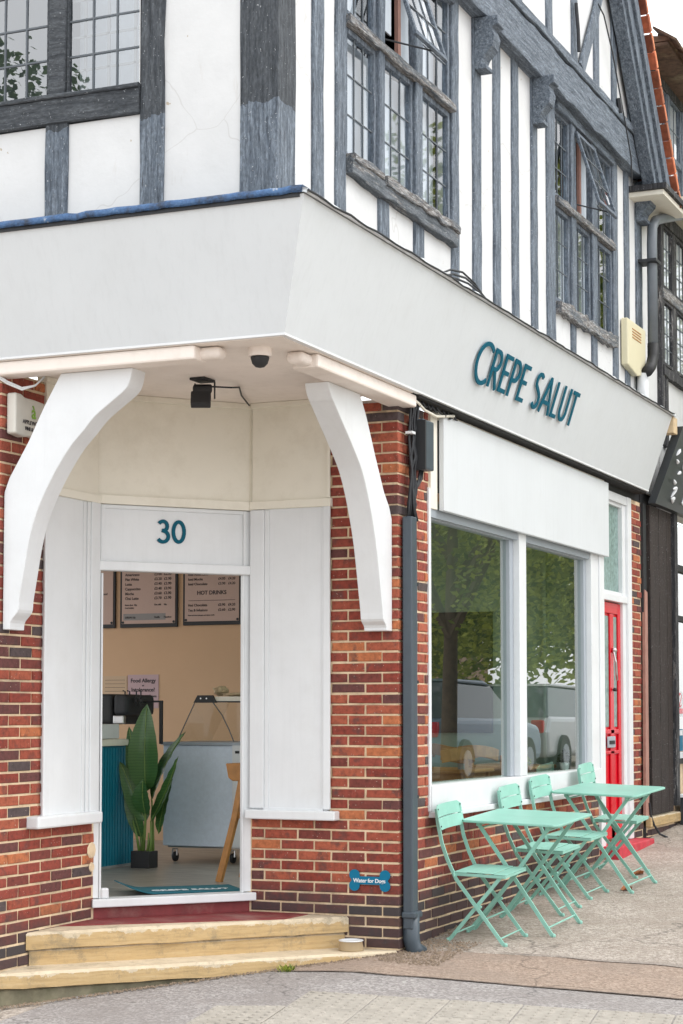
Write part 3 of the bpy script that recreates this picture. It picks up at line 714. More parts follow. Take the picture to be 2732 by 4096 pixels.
bracket([(-.957, 3.295), (-.944, 3.252), (-.905, 3.205), (-.877, 3.185), (-.753, 3.085), (-.613, 2.973), (-.485, 2.859), (-.398, 2.739), (-.325, 2.60), (-.262, 2.449), (-.218, 2.298), (-.180, 2.15), (-.150, 2.03), (-.140, 1.98), (-.095, 1.945), (-.090, 1.917)],
        [(-.499, 3.295), (-.397, 3.167), (-.264, 2.955), (-.128, 2.755), (-.044, 2.672), (-.003, 2.60), (-.003, 2.4), (-.003, 1.917)],
        lambda u, z: (u, .04, z), (0, .15, 0), 'white curved bracket on the pier to the right of the doorway')
bracket([(.845, 3.295), (.862, 3.22), (.892, 3.175), (.973, 3.117), (1.075, 3.045), (1.153, 2.965), (1.232, 2.885), (1.311, 2.777), (1.377, 2.669), (1.432, 2.56), (1.474, 2.45), (1.504, 2.329), (1.530, 2.185), (1.554, 2.052), (1.562, 1.985), (1.609, 1.93), (1.615, 1.884)],
        [(1.298, 3.295), (1.401, 3.124), (1.505, 2.927), (1.628, 2.73), (1.660, 2.65), (1.661, 2.431), (1.661, 1.884)],
        lambda u, z: (-1.775, u, z), (.15, 0, 0), 'white curved bracket on the brick wall to the left of the doorway')

# ------------------------------------------------------------------ fascia
fas = thing('shop_fascia', 'pale grey leaning fascia board wrapping the corner, teal lettering CREPE SALUT', 'shop sign')
B0 = Vector((-1.88, -.117, 3.381)); T0 = Vector((-2.09, -.325, 4.045))
XE, YE = 5.70, 4.5
TL = Vector((-2.09, YE, 4.045)); BLf = Vector((-1.88, YE, 3.381)); TR = Vector((5.745, -.325, 4.045)); BR = Vector((5.69, -.117, 3.381))
nR = Vector((1, 0, 0)).cross(T0 - B0).normalized()
if nR.y > 0: nR = -nR
nL = (T0 - B0).cross(Vector((0, 1, 0))).normalized()
if nL.x > 0: nL = -nL
MB().prism([B0, BR, TR, T0], (.03, .03, .0)).build('fascia_panel', 'fascia', fas)
MB().prism([B0, T0, TL, BLf], (.03, .03, 0)).build('fascia_panel', 'fascia', fas)
MB().prism([B0 + Vector((-.004, -.004, -.004)), BR + Vector((0, -.004, -.004)), BR + Vector((0, .03, -.004)), B0 + Vector((.03, .03, -.004))], (0, 0, .012)).build('bottom_trim', 'white', fas)
MB().prism([B0 + Vector((-.004, -.004, -.004)), B0 + Vector((.03, .03, -.004)), BLf + Vector((.03, 0, -.004)), BLf + Vector((-.004, 0, -.004))], (0, 0, .012)).build('bottom_trim', 'white', fas)
# back box / end grain timber at the right end
MB().prism([(5.745, -.30, 4.03), (5.69, -.09, 3.39), (5.69, -.03, 3.39), (5.745, -.03, 4.03)], (.022, 0, 0)).build('end_board', 'wood_end', fas)
MB().box(5.75, 5.90, -.335, -.235, 3.90, 4.045).build('end_block', 'wood_end', fas, bev=.004)
# lettering
vU = (T0 - B0).normalized(); 
def fp(x, s, o=0.0): p = B0 + vU * s; return Vector((x, p.y, p.z)) + nR * o
word = 'CREPE SALUT'; hL = .272; tot = 0
gap = .165; spc = .44
wsum = sum((GL[c][0] + gap) if c != ' ' else spc for c in word) - gap
x = .800; sc = (3.030 - .800) / (wsum * hL); s0 = .222
for c in word:
    if c == ' ': x += spc * hL * sc; continue
    g = glyph(c, hL, (0, 0, 0), (1, 0, 0), (0, 1, 0), .009, .112)
    m4 = frame_mat(fp(x, s0, .012), (1, 0, 0), vU)
    g.v = [tuple(m4 @ Vector((v[0] * sc, v[1], v[2]))) for v in g.v]
    g.build('letter', 'teal', fas); x += (GL[c][0] + gap) * hL * sc
# flashing over the fascia
def flashing(P, Q, nrm, mat, name, w=.05, lift=.03, seed=0):
    mb = MB(); P, Q, nrm = Vector(P), Vector(Q), Vector(nrm); n = int((Q - P).length / .06)
    for i in range(n + 1):
        c = P.lerp(Q, i / n); j = noise.noise((i * .35, seed, 0)) * .014; k = noise.noise((i * .8, seed, 4)) * .010
        ring = [(.10, .02 + j), (.04, lift + j), (-.012, lift + k), (-.030 + j * .5, lift * .3 + k), (-.026 + j * .5, -.02 + k), (-.012, -.012), (.10, -.01)]
        mb.v += [tuple(c - nrm * a + Vector((0, 0, b))) for a, b in ring]
    for i in range(n):
        for k in range(7):
            a = i * 7 + k; b = i * 7 + (k + 1) % 7; mb.f.append((a, b, b + 7, a + 7))
    mb.f += [tuple(range(7)), tuple(n * 7 + k for k in range(6, -1, -1))]
    return mb.build(name, mat, fas, smooth=True)
flashing((-2.085, -.32, 4.066), (-2.085, YE, 4.066), (-1, 0, 0), 'lead', 'lead_flashing', lift=.022, seed=1)
MB().box(-2.10, -2.05, -.30, YE, 4.030, 4.048).build('shadow_gap', 'cable', fas)  # solid black strip standing in for the dark gap under the flashing
flashing((-2.10, -.318, 4.062), (5.80, -.318, 4.062), (0, -1, 0), 'fascia', 'roof_edge', lift=.012, seed=9)
MB().tube([(-2.10 + i * .11, -.352 + noise.noise((i * .4, 1, 2)) * .008, 4.056 + noise.noise((i * .5, 7, 2)) * .012) for i in range(72)], .006, 6).build('black_edging', 'cable', fas)
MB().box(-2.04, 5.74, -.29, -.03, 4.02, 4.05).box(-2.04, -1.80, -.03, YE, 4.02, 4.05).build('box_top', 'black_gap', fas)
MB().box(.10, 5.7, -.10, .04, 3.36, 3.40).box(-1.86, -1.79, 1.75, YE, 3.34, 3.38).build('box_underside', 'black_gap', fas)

# ------------------------------------------------------------------ upper storey
ub = thing('shop_building', 'half timbered upper storey with white render, blue grey studs and jettied gable', 'building')
XU, YU = -1.80, -.03
MB().box(XU, -1.70, .12, 6, 3.42, 4.68).box(XU, -1.70, .12, .80, 4.68, 7.2).box(XU, -1.70, 2.9, 6, 4.68, 7.2).box(XU, -1.7, .8, 2.9, 6.0, 7.2).build('render_wall', 'plaster', ub)
MB().box(XU + .1, -.90, YU, .07, 3.40, 6.9).box(-.90, .90, YU, .07, 3.40, 4.50).box(.90, 3.17, YU, .07, 3.40, 6.9).box(3.17, 4.93, YU, .07, 3.40, 4.58).box(4.93, 6.44, YU, .07, 3.4, 6.9).box(-.9, .9, YU, .07, 6.15, 6.9).box(3.17, 4.93, YU, .07, 6.12, 6.9).build('render_wall', 'plaster', ub)
def stud(x0, x1, z0, z1, y=YU, mat='tz', name='timber_stud', d=.018):
    return hewn(((x0 + x1) / 2, y - d + .02, z0), ((x0 + x1) / 2, y - d + .02, z1), ((x1 - x0) / 2, 0, 0), (0, .02, 0)).build(name, mat, ub)
def studL(y0, y1, z0, z1, mat='tzl', name='timber_stud', d=.018):
    return hewn((XU - d + .02, (y0 + y1) / 2, z0), (XU - d + .02, (y0 + y1) / 2, z1), (0, (y1 - y0) / 2, 0), (-.02, 0, 0)).build(name, mat, ub)
hewn((XU + .095, YU + .095, 3.9), (XU + .095, YU + .095, 7.3), (.113, 0, 0), (0, .113, 0), .005).build('corner_post', 'tzl', ub)
stud(-1.36, -1.219, 3.95, 6.2); stud(-1.039, -.904, 3.95, 6.2)
for a, b in ((-.407, -.249), (.177, .342)): stud(a, b, 3.95, 4.48)
stud(.86, .99, 3.95, 6.18)
for a, b in ((1.283, 1.438), (1.716, 1.853), (2.131, 2.264), (2.582, 2.717)): stud(a, b, 3.95, 6.16)
stud(2.965, 3.165, 3.95, 6.16); 
for a, b in ((3.60, 3.72), (4.19, 4.33)): stud(a, b, 3.95, 4.55)
stud(4.852, 5.0, 3.95, 6.16); stud(5.248, 5.385, 3.95, 6.16); stud(5.636, 5.83, 3.95, 6.16)
# left side timbers
for a, b, z0, z1 in ((.64, .785, 3.95, 7.3), (1.245, 1.392, 3.95, 4.69)): studL(a, b, z0, z1)
studL(1.264, 1.372, 4.83, 6.1, 'ty', 'window_mullion'); studL(1.86, 2.0, 3.95, 4.69)
studL(1.84, 1.95, 4.83, 6.1, 'ty', 'window_mullion')
hewn((XU - .002, .787, 4.758), (XU - .002, 3.2, 4.765), (0, 0, .072), (-.026, 0, 0), .005).build('window_rail', 'ty', ub)
hewn((XU - .006, .787, 4.838), (XU - .006, 3.2, 4.846), (0, 0, .012), (-.034, 0, 0), .003).build('window_rail', 'ty', ub)
hewn((XU - .002, .787, 5.95), (XU - .002, 3.2, 5.95), (0, 0, .072), (-.026, 0, 0), .005).build('window_rail', 'ty', ub)
# leaded window light: frame + bars + individual panes
def light(parent, org, ud, nd_, w, h, cols, rows, fr=.03, dep=.02, bar=.0035, mat='tz', sash=True, name='window', tilt=.012, glass='glass_up'):
    org, ud, nd_ = Vector(org), Vector(ud).normalized(), Vector(nd_).normalized(); z = Vector((0, 0, 1)) if not isinstance(sash, Vector) else sash
    mb = MB(); c = org + ud * w / 2 + z * h / 2
    for u, v, a, b in ((fr / 2, h / 2, fr / 2, h / 2), (w - fr / 2, h / 2, fr / 2, h / 2), (w / 2, fr / 2, w / 2 - fr, fr / 2), (w / 2, h - fr / 2, w / 2 - fr, fr / 2)):
        mb.obox(org + ud * u + z * v, ud * a, nd_ * dep, z * b)
    win = mb.build(name, mat, parent, bev=.003, seg=1)
    gw, gh = (w - 2 * fr) / cols, (h - 2 * fr) / rows; bb = MB()
    for i in range(1, cols): bb.obox(org + ud * (fr + i * gw) + z * h / 2 + nd_ * .003, ud * bar, nd_ * .004, z * (h / 2 - fr))
    for j in range(1, rows): bb.obox(org + ud * w / 2 + z * (fr + j * gh) + nd_ * .0035, ud * (w / 2 - fr), nd_ * .004, z * bar)
    bb.build('glazing_bar', 'lead_bar', win)
    for i in range(cols):
        for j in range(rows):
            cc = org + ud * (fr + (i + .5) * gw) + z * (fr + (j + .5) * gh); t1, t2 = rnd(-tilt, tilt), rnd(-tilt, tilt)
            a = (ud + nd_ * t1) * (gw / 2 - .001); b = (z + nd_ * t2) * (gh / 2 - .001)
            MB().quad(cc - a - b, cc + a - b, cc + a + b, cc - a + b).build('pane', glass, win)
    return win
# window one (three lights over three)
def win_group(xa, cols3, sill, tr, head, rows_lo=3, rows_hi=3, rotk=1.0):
    for i, (a, b) in enumerate(cols3):
        light(ub, (a, YU + .02, sill), (1, 0, 0), (0, -1, 0), b - a, tr[i] - sill, 3, 3, fr=.034)
        if i != 1: light(ub, (a, YU + .02, tr[i] + .07), (1, 0, 0), (0, -1, 0), b - a, head - tr[i] - .07, 3, 3, fr=.034)
tr1 = 5.37
win_group(-.90, [(-.885, -.42), (-.33, .185), (.30, .85)], 4.60, (tr1, tr1, tr1), 6.14)
win_group(3.17, [(3.165, 3.60), (3.72, 4.19), (4.33, 4.855)], 4.60, (5.35, 5.35, 5.35), 6.11)
for x0, x1, dark in ((-.42, -.33, 'tz'), (.185, .30, 'tz'), (3.60, 3.72, 'tz'), (4.19, 4.33, 'tz')):
    hewn(((x0 + x1) / 2, YU + .005, 4.57), ((x0 + x1) / 2, YU + .005, 6.15), ((x1 - x0) / 2, 0, 0), (0, .028, 0)).build('window_mullion', 'tz', ub)
for x0, x1, z in ((-.90, .86, 5.40), (3.165, 4.855, 5.385)):
    hewn((x0, YU - .004, z), (x1, YU - .004, z), (0, 0, .029), (0, .04, 0), .006, .12).build('transom', 'rot', ub)
hewn((-.90, YU - .01, 4.535), (.86, YU - .01, 4.515), (0, 0, .045), (0, .045, 0), .006, .12).build('window_sill', 'wear', ub)
hewn((-.40, YU - .028, 4.575), (.86, YU - .028, 4.585), (0, 0, .030), (0, .045, 0), .009, .08).build('window_sill', 'rot', ub)
hewn((-.88, YU - .030, 4.600), (-.44, YU - .030, 4.598), (0, 0, .018), (0, .035, 0), .007, .08).build('window_sill', 'rot', ub)
hewn((3.165, YU - .02, 4.545), (4.855, YU - .012, 4.555), (0, 0, .050), (0, .042, 0), .010, .08).build('window_sill', 'rot', ub)
for x0, x1 in ((-.9, .86), (3.165, 4.855)):
    hewn((x0, YU - .005, 6.135), (x1, YU - .005, 6.135), (0, 0, .035), (0, .035, 0), .003).build('window_head', 'tx', ub)
# dark rooms and curtains behind the leaded lights
for x0, x1, zt in ((-.9, .9, 6.15), (3.17, 4.93, 6.12)):
    MB().box(x0 - .3, x1 + 1.6, .9, .95, 4.3, 6.4).box(x0 - .3, x1 + 1.6, .07, .9, 6.36, 6.4).box(x0 - .3, x1 + 1.6, .07, .9, 4.3, 4.34).box(x1 + 1.6, x1 + 1.65, .07, .95, 4.3, 6.4).build('room_back', 'room', ub)
    for a, b, z0, z1 in ((x0, x1, 4.5, 5.40),) + (((x0, x0 + .5, 5.4, zt), (x1 - .6, x1, 5.4, zt))):
        n = int((b - a) / .04); mb = MB()
        for i in range(n + 1):
            yy = .10 + .006 * math.sin(i * 1.7) + rnd(-.002, .002); xx = a + (b - a) * i / n
            mb.v += [(xx, yy, z0), (xx, yy, z1)]
        for i in range(n): mb.f.append((2 * i, 2 * i + 2, 2 * i + 3, 2 * i + 1))
        mb.build('net_curtain', 'net', ub)
MB().box(-.33, .02, .05, .06, 5.62, 6.14).build('roller_blind', 'net', ub)
for x0 in (.10, 4.12): MB().box(x0, x0 + .045, .035, .06, 5.42, 6.1).build('inner_frame', 'pwood', ub)
# open top-hung sashes
def sash(x0, x1, ztop, hh, ang):
    z = Vector((0, -math.sin(R(ang)), -math.cos(R(ang)))); nn = Vector((0, -math.cos(R(ang)), math.sin(R(ang))))
    o = light(ub, Vector((x0, YU - .03, ztop)) + z * hh, (1, 0, 0), nn, x1 - x0, hh, 3, 3, fr=.035, dep=.012, mat='tx', sash=-z, name='open_window')
    MB().tube([(x0 + .02, YU + .06, 5.50), (x0 + .36, YU - .03 - hh * math.sin(R(ang)) * .98, ztop - hh * math.cos(R(ang)) + .01)], .006, 6).build('stay', 'cable', o)
sash(-.34, .20, 6.07, .63, 17.5); sash(3.68, 4.22, 6.06, .63, 17.5)
# left-hand window lights (plane x=-1.8)
light(ub, (XU + .02, 1.264, 4.852), (0, -1, 0), (-1, 0, 0), .479, 1.03, 3, 5, fr=.012, bar=.005, mat='ty', glass='glass_left')
light(ub, (XU + .02, 1.84, 4.852), (0, -1, 0), (-1, 0, 0), .465, 1.03, 3, 5, fr=.018, bar=.005, mat='ty', glass='glass_left')
light(ub, (XU + .02, 2.42, 4.852), (0, -1, 0), (-1, 0, 0), .465, 1.03, 3, 5, fr=.018, bar=.005, mat='ty', glass='glass_left')
MB().box(-1.60, -1.58, .75, 1.30, 4.7, 6.1).build('net_curtain', 'net', ub); MB().box(-1.45, -1.43, 1.30, 3.4, 4.6, 6.2).build('room_back', 'room', ub)
for y in (.86, 1.03, 1.18): MB().box(-1.74, -1.73, y - .008, y + .008, 4.85, 6.0).build('secondary_glazing_bar', 'potg', ub)
for z in (5.0, 5.19, 5.40): MB().box(-1.74, -1.73, .8, 1.26, z - .006, z + .006).build('secondary_glazing_bar', 'potg', ub)
# jetty beam, brackets, gable
YB = -.13
hewn((-1.7, YB + .08, 6.31), (5.62, YB + .08, 6.31), (0, 0, .148), (0, .085, 0), .010, .2).build('bressummer', 'tx', ub)
hewn((-1.7, YB + .055, 6.50), (5.45, YB + .055, 6.50), (0, 0, .035), (0, .075, 0), .005, .2).build('drip_board', 'tx', ub)
def corbel(x0, x1, s=1.0):
    prof = [(0, 6.16), (-.17 * s, 6.16), (-.17 * s, 6.10), (-.125 * s, 6.08), (-.145 * s, 6.02), (-.13 * s, 5.95), (-.07 * s, 5.89), (-.05 * s, 5.84), (-.085 * s, 5.83), (-.085 * s, 5.80), (0, 5.80)]
    MB().prism([(x0, YU - .018 + y, z) for y, z in prof], (x1 - x0, 0, 0)).build('corbel', 'tx', ub, bev=.006)
corbel(1.29, 1.43); corbel(2.59, 2.72); corbel(5.62, 5.82); corbel(-1.03, -.9)
MB().box(-1.7, 5.5, YB + .02, -.02, 6.47, 9.0).build('gable_render', 'plaster', ub)
for a, b in ((2.0, 2.13), (2.727, 2.866), (3.397, 3.537), (4.037, 4.169), (4.576, 4.716), (5.107, 5.256), (1.2, 1.34), (.5, .64)):
    stud(a, b, 6.53, 8.9, YB + .02)
hewn((3.60, YB - .008, 6.53), (4.30, YB - .008, 7.52), (.055, 0, -.03), (0, .012, 0)).build('timber_brace', 'tz', ub)
MB().tube([(4.06, YB - .02, 7.22), (4.2, YB - .03, 7.17), (4.45, YB - .03, 6.95), (4.72, YB - .03, 6.62), (4.85, YB - .03, 6.46), (5.02, YB - .035, 6.2), (5.1, YB - .02, 6.0)], .006, 6).build('loose_cable', 'cable', ub)
MB().tube([(3.42, YB - .02, 7.0), (3.44, YB - .03, 6.8), (3.46, YB - .03, 6.62)], .014, 6).build('loose_cable', 'cable', ub)
MB().tube([(4.68, YB - .02, 6.62), (4.70, YB - .03, 6.5)], .022, 6).build('loose_cable', 'cable', ub)
# bargeboard: rake descending to the right
def rake(xa, za, xb, zb, w, y0, y1, name, mat):
    d = Vector((xb - xa, 0, zb - za)).normalized(); n = Vector((-d.z, 0, d.x)); 
    if n.x < 0: n = -n
    P = Vector((xa, y0, za)) ; Q = Vector((xb, y0, zb))
    return MB().prism([P, Q, Q + n * w, P + n * w], (0, y1 - y0, 0)).build(name, mat, ub, bev=.004, seg=1), P, Q, n
dzx = (7.372 - 6.06) / (4.441 - 5.528)
zt = 6.06 + dzx * (3.6 - 5.528)
rake(3.6, zt, 5.54, 6.045, .15, -.25, -.14, 'bargeboard', 'tz'); rake(3.69, zt, 5.66, 6.02, .14, -.275, -.16, 'bargeboard', 'tz'); rake(3.85, zt, 5.83, 6.01, .12, -.305, -.16, 'bargeboard', 'tz')
d = Vector((5.54 - 3.6, 0, 6.045 - zt)).normalized(); nn = Vector((-d.z, 0, d.x)); nn = nn if nn.x > 0 else -nn
tm = MB().obox((0, 0, 0), d * .074, Vector((0, .11, 0)), nn * .009).mesh('verge_tile', 'tile')
tm2 = MB().obox((0, 0, 0), d * .074, Vector((0, .012, 0)), nn * .016).mesh('verge_tile', 'tile2')
i = 0; P = Vector((3.6, -.24, zt)) + nn * .32 + Vector((.30, 0, 0)) * .2
while True:
    c = P + d * (i * .165) + nn * rnd(-.008, .008)
    if c.z < 6.02: break
    o = instmesh('verge_tile', tm, ub, c + nn * .02); o.rotation_euler = (0, rnd(.02, .05), 0)
    o = instmesh('verge_tile', tm, ub, c + nn * .075 + Vector((0, .13, 0))); o = instmesh('verge_tile', tm2, ub, c + nn * .05 + Vector((0, -.10, 0)) ); i += 1
q0 = Vector((3.6, -.14, zt)) + nn * .40; q1 = Vector((5.66, -.14, 6.02)) + nn * .20
MB().prism([tuple(q0), tuple(q1), tuple(q1 + nn * .03), tuple(q0 + nn * .03)], (0, 4, 0)).build('roof_slope', 'tile', ub)
MB().box(5.45, 6.32, -.34, .0, 5.975, 6.02).build('eaves_soffit', 'cream', ub, bev=.004)
MB().box(5.42, 6.36, -.37, .0, 6.022, 6.07).build('gutter_board', 'black_t', ub)

# ------------------------------------------------------------------ shop window
sw = thing('shop_window', 'large white framed shop window with two tall panes behind the mint chairs', 'shop window')
for xa, xb in ((.54, 2.26), (2.48, 4.16)): MB().quad((xa, .062, .96), (xb, .062, .96), (xb, .062, 2.80), (xa, .062, 2.80)).build('pane', 'glass', sw)
for o in sw.children: pass
MB().box(.52, 4.50, -.045, .10, .762, .800).box(.52, 4.46, -.020, .10, .800, .965).build('sill_board', 'white', sw, bev=.006)
MB().box(.50, .54, -.01, .10, .80, 2.85).box(4.21, 4.42, -.01, .10, .965, 3.28).box(4.424, 4.56, -.022, .12, .30, 3.30).build('frame', 'white', sw, bev=.004)
MB().box(2.33, 2.49, -.012, .10, .967, 2.85).build('mullion', 'white', sw, bev=.004)
MB().box(2.245, 2.328, .035, .10, .967, 2.85).box(4.145, 4.208, .035, .10, .967, 2.85).box(.542, 2.245, .03, .10, 2.66, 2.72).box(2.495, 4.145, .03, .10, 2.66, 2.72).build('inner_frame', 'alu', sw, bev=.003)
MB().box(.54, 4.2, .0, .028, 2.668, 2.73).build('inner_frame', 'alu', sw)
# blank sign board above the window
sb = thing('blank_sign_board', 'blank white board above the shop window, under the fascia', 'board')
MB().box(.655, 4.60, -.055, -.02, 2.715, 3.335).build('board_face', 'fascia', sb, bev=.004)
MB().box(.53, .650, -.012, .06, 2.72, 3.33).box(.655, 4.6, -.018, .1, 3.30, 3.36).build('board_frame', 'cream', sb, bev=.003)
MB().box(.66, 4.6, -.015, .08, 2.86, 3.3).build('backing', 'dark', sb)

# ------------------------------------------------------------------ red door with toplight
MB().box(4.44, 5.86, .012, .30, 3.305, 3.40).build('dark_lintel', 'dark', rp)
rd = thing('red_door', 'glossy red front door with white frame and frosted light above', 'door')
MB().box(5.375, 5.497, -.012, .16, .33, 3.30).box(4.56, 5.375, -.005, .14, 2.365, 2.425).box(4.56, 5.375, -.003, .14, 3.225, 3.30).build('frame', 'white', rd, bev=.005)
MB().box(5.275, 5.374, .012, .14, .33, 3.224).box(4.56, 4.64, .02, .14, 2.426, 3.224).box(4.64, 5.275, .02, .14, 2.426, 2.455).box(4.64, 5.275, .02, .14, 3.195, 3.224).build('toplight_frame', 'white', rd, bev=.004)
MB().box(4.64, 5.275, .05, .06, 2.455, 3.195).build('pane', 'frost', rd)
MB().box(4.56, 5.275, .05, .09, .36, 2.36).build('door_leaf', 'red', rd)
RDY = .05
for a, b, z0, z1 in ((4.56, 4.74, .36, 2.355), (5.19, 5.272, .36, 2.355), (4.93, 5.04, .36, 2.26), (4.74, 5.19, 2.262, 2.355), (4.74, 5.19, 1.07, 1.10), (4.74, 5.19, 1.24, 1.28), (4.74, 5.19, .36, .50)):
    MB().box(a, b, RDY - .016, RDY - .001, z0, z1).build('door_rail', 'red', rd, bev=.006)
for a, b in ((4.76, 4.91), (5.06, 5.17)): MB().box(a, b, RDY - .006, RDY - .001, 1.30, 2.24).build('pane', 'frost', rd, bev=.002)
MB().box(4.79, 5.03, RDY - .030, RDY - .017, 1.125, 1.22).build('letterbox', 'alu', rd, bev=.006)
MB().box(4.83, 4.99, RDY - .036, RDY - .030, 1.155, 1.185).build('letterbox_flap', 'dark', rd)
MB().tube([(4.98, RDY - .03, 1.95), (4.95, RDY - .06, 1.85), (4.97, RDY - .06, 1.74), (5.02, RDY - .05, 1.70)], .010, 8).build('knocker', 'steel', rd)
MB().lathe((4.99, RDY - .035, 1.93), [(.02, 0), (.028, .02), (.02, .04)], 12).build('knocker', 'steel', rd)
MB().lathe((5.0, RDY - .035, 1.60), [(.012, 0), (.02, .015), (.012, .03)], 12).build('lock', 'dark', rd)
MB().box(4.46, 5.62, -.16, .12, .14, .325).build('red_door_step', 'red2', rd, bev=.01)

# ------------------------------------------------------------------ downpipe and cables at the pier
pipe = thing('downpipe', 'dark grey downpipe and conduit running down the brick pier', 'downpipe')
MB().box(.030, .125, -.075, -.012, .12, 2.62).build('conduit', 'pipe', pipe, bev=.008)
MB().tube([(.165, -.035, .08), (.165, -.035, 2.30)], .022, 12).build('thin_pipe', 'pipe', pipe, smooth=True)
MB().tube([(.085, -.045, .22), (.085, -.045, .06), (.090, -.060, .0), (.125, -.095, -.035)], .052, 14).build('pipe_shoe', 'pipe', pipe, smooth=True)
MB().box(.02, .155, -.095, -.005, .185, .225).build('pipe_collar', 'pipe', pipe, bev=.01)
for z in (.9, 1.6, 2.2): MB().box(.15, .185, -.06, .0, z, z + .02).build('pipe_clip', 'cable', pipe)
jb = thing('junction_box', 'grey rectangular cable box high on the brick pier beside the window board', 'junction box')
MB().box(.175, .36, -.10, -.01, 2.93, 3.24).build('box_body', 'pipe', jb, bev=.01)
MB().box(.17, .19, -.112, -.005, 2.92, 3.23).build('box_side', 'dark', jb)
cb = thing('cable_bundle', 'tangled black cables hanging under the fascia by the pier', 'cables')
for i in range(7):
    x = .075 + i * .016; pts = [(x + rnd(-.02, .02) + .08 * max(0, (z - 3.1)), -.03 - rnd(0, .03), z) for z in (3.36, 3.28, 3.2, 3.1, 3.0, 2.9, 2.8, 2.7, 2.6)]
    MB().tube(pts, rnd(.004, .011), 7).build('cable', 'cable', cb, smooth=True)
for i in range(5):
    pts = [(.26 + i * .015, -.04, 2.94), (.22 + i * .012, -.05, 2.87 + rnd(-.02, .02)), (.17, -.05, 2.80), (.13, -.045, 2.72), (.12, -.04, 2.62)]
    MB().tube(pts, .006, 7).build('cable', 'cable', cb, smooth=True)
MB().tube([(-.10, -.07, 3.365), (.0, -.075, 3.352), (.15, -.07, 3.335), (.30, -.06, 3.31), (.5, -.06, 3.30), (.8, -.07, 3.345)], .009, 8).build('white_cable', 'cream', cb, smooth=True)
MB().box(.045, .10, -.075, -.03, 3.13, 3.145).build('cable_tie', 'white', cb)
for i in range(9):
    x = .05 + i * .09; MB().tube([(x + rnd(-.03, .03), -.06, 3.36), (x + .05, -.07, 3.325 + rnd(-.01, .01)), (x + .14, -.05, 3.35 + rnd(-.02, .01))], .007, 6).build('cable', 'cable', cb, smooth=True)
for i in range(3):
    MB().tube([(-.1 + i * .05 + t * .22, -.30, 4.07 + .10 * math.sin(min(1, t / 4) * 3.0) * (1 - i * .25) + (0 if t else -.01)) for t in range(5)], .007, 6).build('cable', 'cable', cb, smooth=True)

# ------------------------------------------------------------------ small fixtures of the porch
dome = thing('security_camera', 'small dome security camera on the porch ceiling near the fascia corner', 'security camera', (-1.62, .15, 3.373))
MB().lathe((0, 0, 0), [(.062, -.045), (.064, -.03), (.064, 0)], 24).build('camera_base', 'ceil', dome, smooth=False)
MB().lathe((0, 0, 0), [(.004, -.105), (.025, -.10), (.042, -.082), (.050, -.055), (.050, -.046)], 24).build('camera_dome', 'dark', dome, smooth=True)
fl = thing('floodlight', 'black floodlight with tilted head under the porch ceiling above the number 30', 'floodlight', (-.93, .86, 3.372))
MB().box(-.07, .07, -.03, .03, -.02, 0).build('mount', 'dark', fl, rot=None) if False else MB().box(-.07, .07, -.05, .05, -.015, 0).build('mount', 'dark', fl, bev=.004)
a = R(-25)
MB().obox((0, .0, -.06), (.055 * math.sin(R(23)), -.055 * math.cos(R(23)), 0), (.03 * math.cos(R(23)), .03 * math.sin(R(23)), .01), (0, 0, .025)).build('sensor', 'dark', fl, bev=.01)
MB().obox((-.02, .0, -.125), (.058 * math.sin(R(23)), -.058 * math.cos(R(23)), .0), (-.022, -.01, .012), (-.012, -.005, -.038)).build('lamp_head', 'dark', fl, bev=.006)
MB().tube([(.02, -.07, -.02), (.02, -.07, -.12)], .005, 6).tube([(.02, .06, -.02), (.02, .06, -.12)], .005, 6).build('yoke', 'dark', fl)
MB().tube([(.0, -.06, -.05), (.10, -.14, -.045), (.28, -.10, -.012), (.55, .02, -.012), (.86, .12, -.02)], .005, 6).build('cable', 'cable', fl)
ap = thing('projecting_sign', 'ivory plastic sign with a green letter, left of the doorway behind the bracket', 'sign')
pf = [(-1.76, 2.985), (-1.66, 2.975), (-1.57, 2.99), (-1.47, 2.975), (-1.36, 2.94), (-1.36, 3.165), (-1.47, 3.195), (-1.57, 3.20), (-1.66, 3.20), (-1.70, 3.215), (-1.76, 3.215)]
MB().prism([(x, 1.60, z) for x, z in pf], (0, .062, 0)).build('sign_box', 'ivory2', ap, bev=.012, seg=3)
text('lettering', 'à', .105, 'lime', (-1.60, 1.597, 3.09), (1, 0, 0), (0, 0, 1), ap, bold=.002)
text('lettering', 'APPLEWOOD', .034, 'ink', (-1.69, 1.597, 3.05), (1, 0, 0), (0, 0, 1), ap)
text('lettering', 'FINE & DE', .028, 'ink', (-1.665, 1.597, 3.015), (1, 0, 0), (0, 0, 1), ap, bold=.0008)
wc = thing('white_cables', 'thin white cables looping below the fascia at the far left', 'cables')
for k in range(2): MB().tube([(-1.87, 1.72 + .02 * k, 3.34), (-1.80, 1.63, 3.27 - .012 * k), (-1.76, 1.56, 3.235 - .01 * k), (-1.72, 1.50, 3.25), (-1.70, 1.45, 3.30)], .006, 7).build('cable', 'white', wc, smooth=True)
bs = thing('bone_sign', 'blue bone shaped sign reading Water for Dogs low on the brick pier', 'sign')
cy, cz = .187, .4075
def bone():
    pts = []
    for sx, sz in ((-1, -1), (1, -1), (1, 1), (-1, 1)):
        c = (sx * .1, sz * .045); a0 = {(-1, -1): 60, (1, -1): 210, (1, 1): 240, (-1, 1): 30}[(sx, sz)]
    def lobe(cx, cz_, a0, a1): return arc(cx, cz_, .034, .033, a0, a1, 12)
    pts = lobe(-.100, -.032, 125, 374) + lobe(.100, -.032, 166, 415) + lobe(.100, .032, -55, 194) + lobe(-.100, .032, -14, 235)
    return pts
MB().prism([(-.014, cy - u, cz + v) for u, v in bone()], (.008, 0, 0)).build('plate', 'bone', bs)
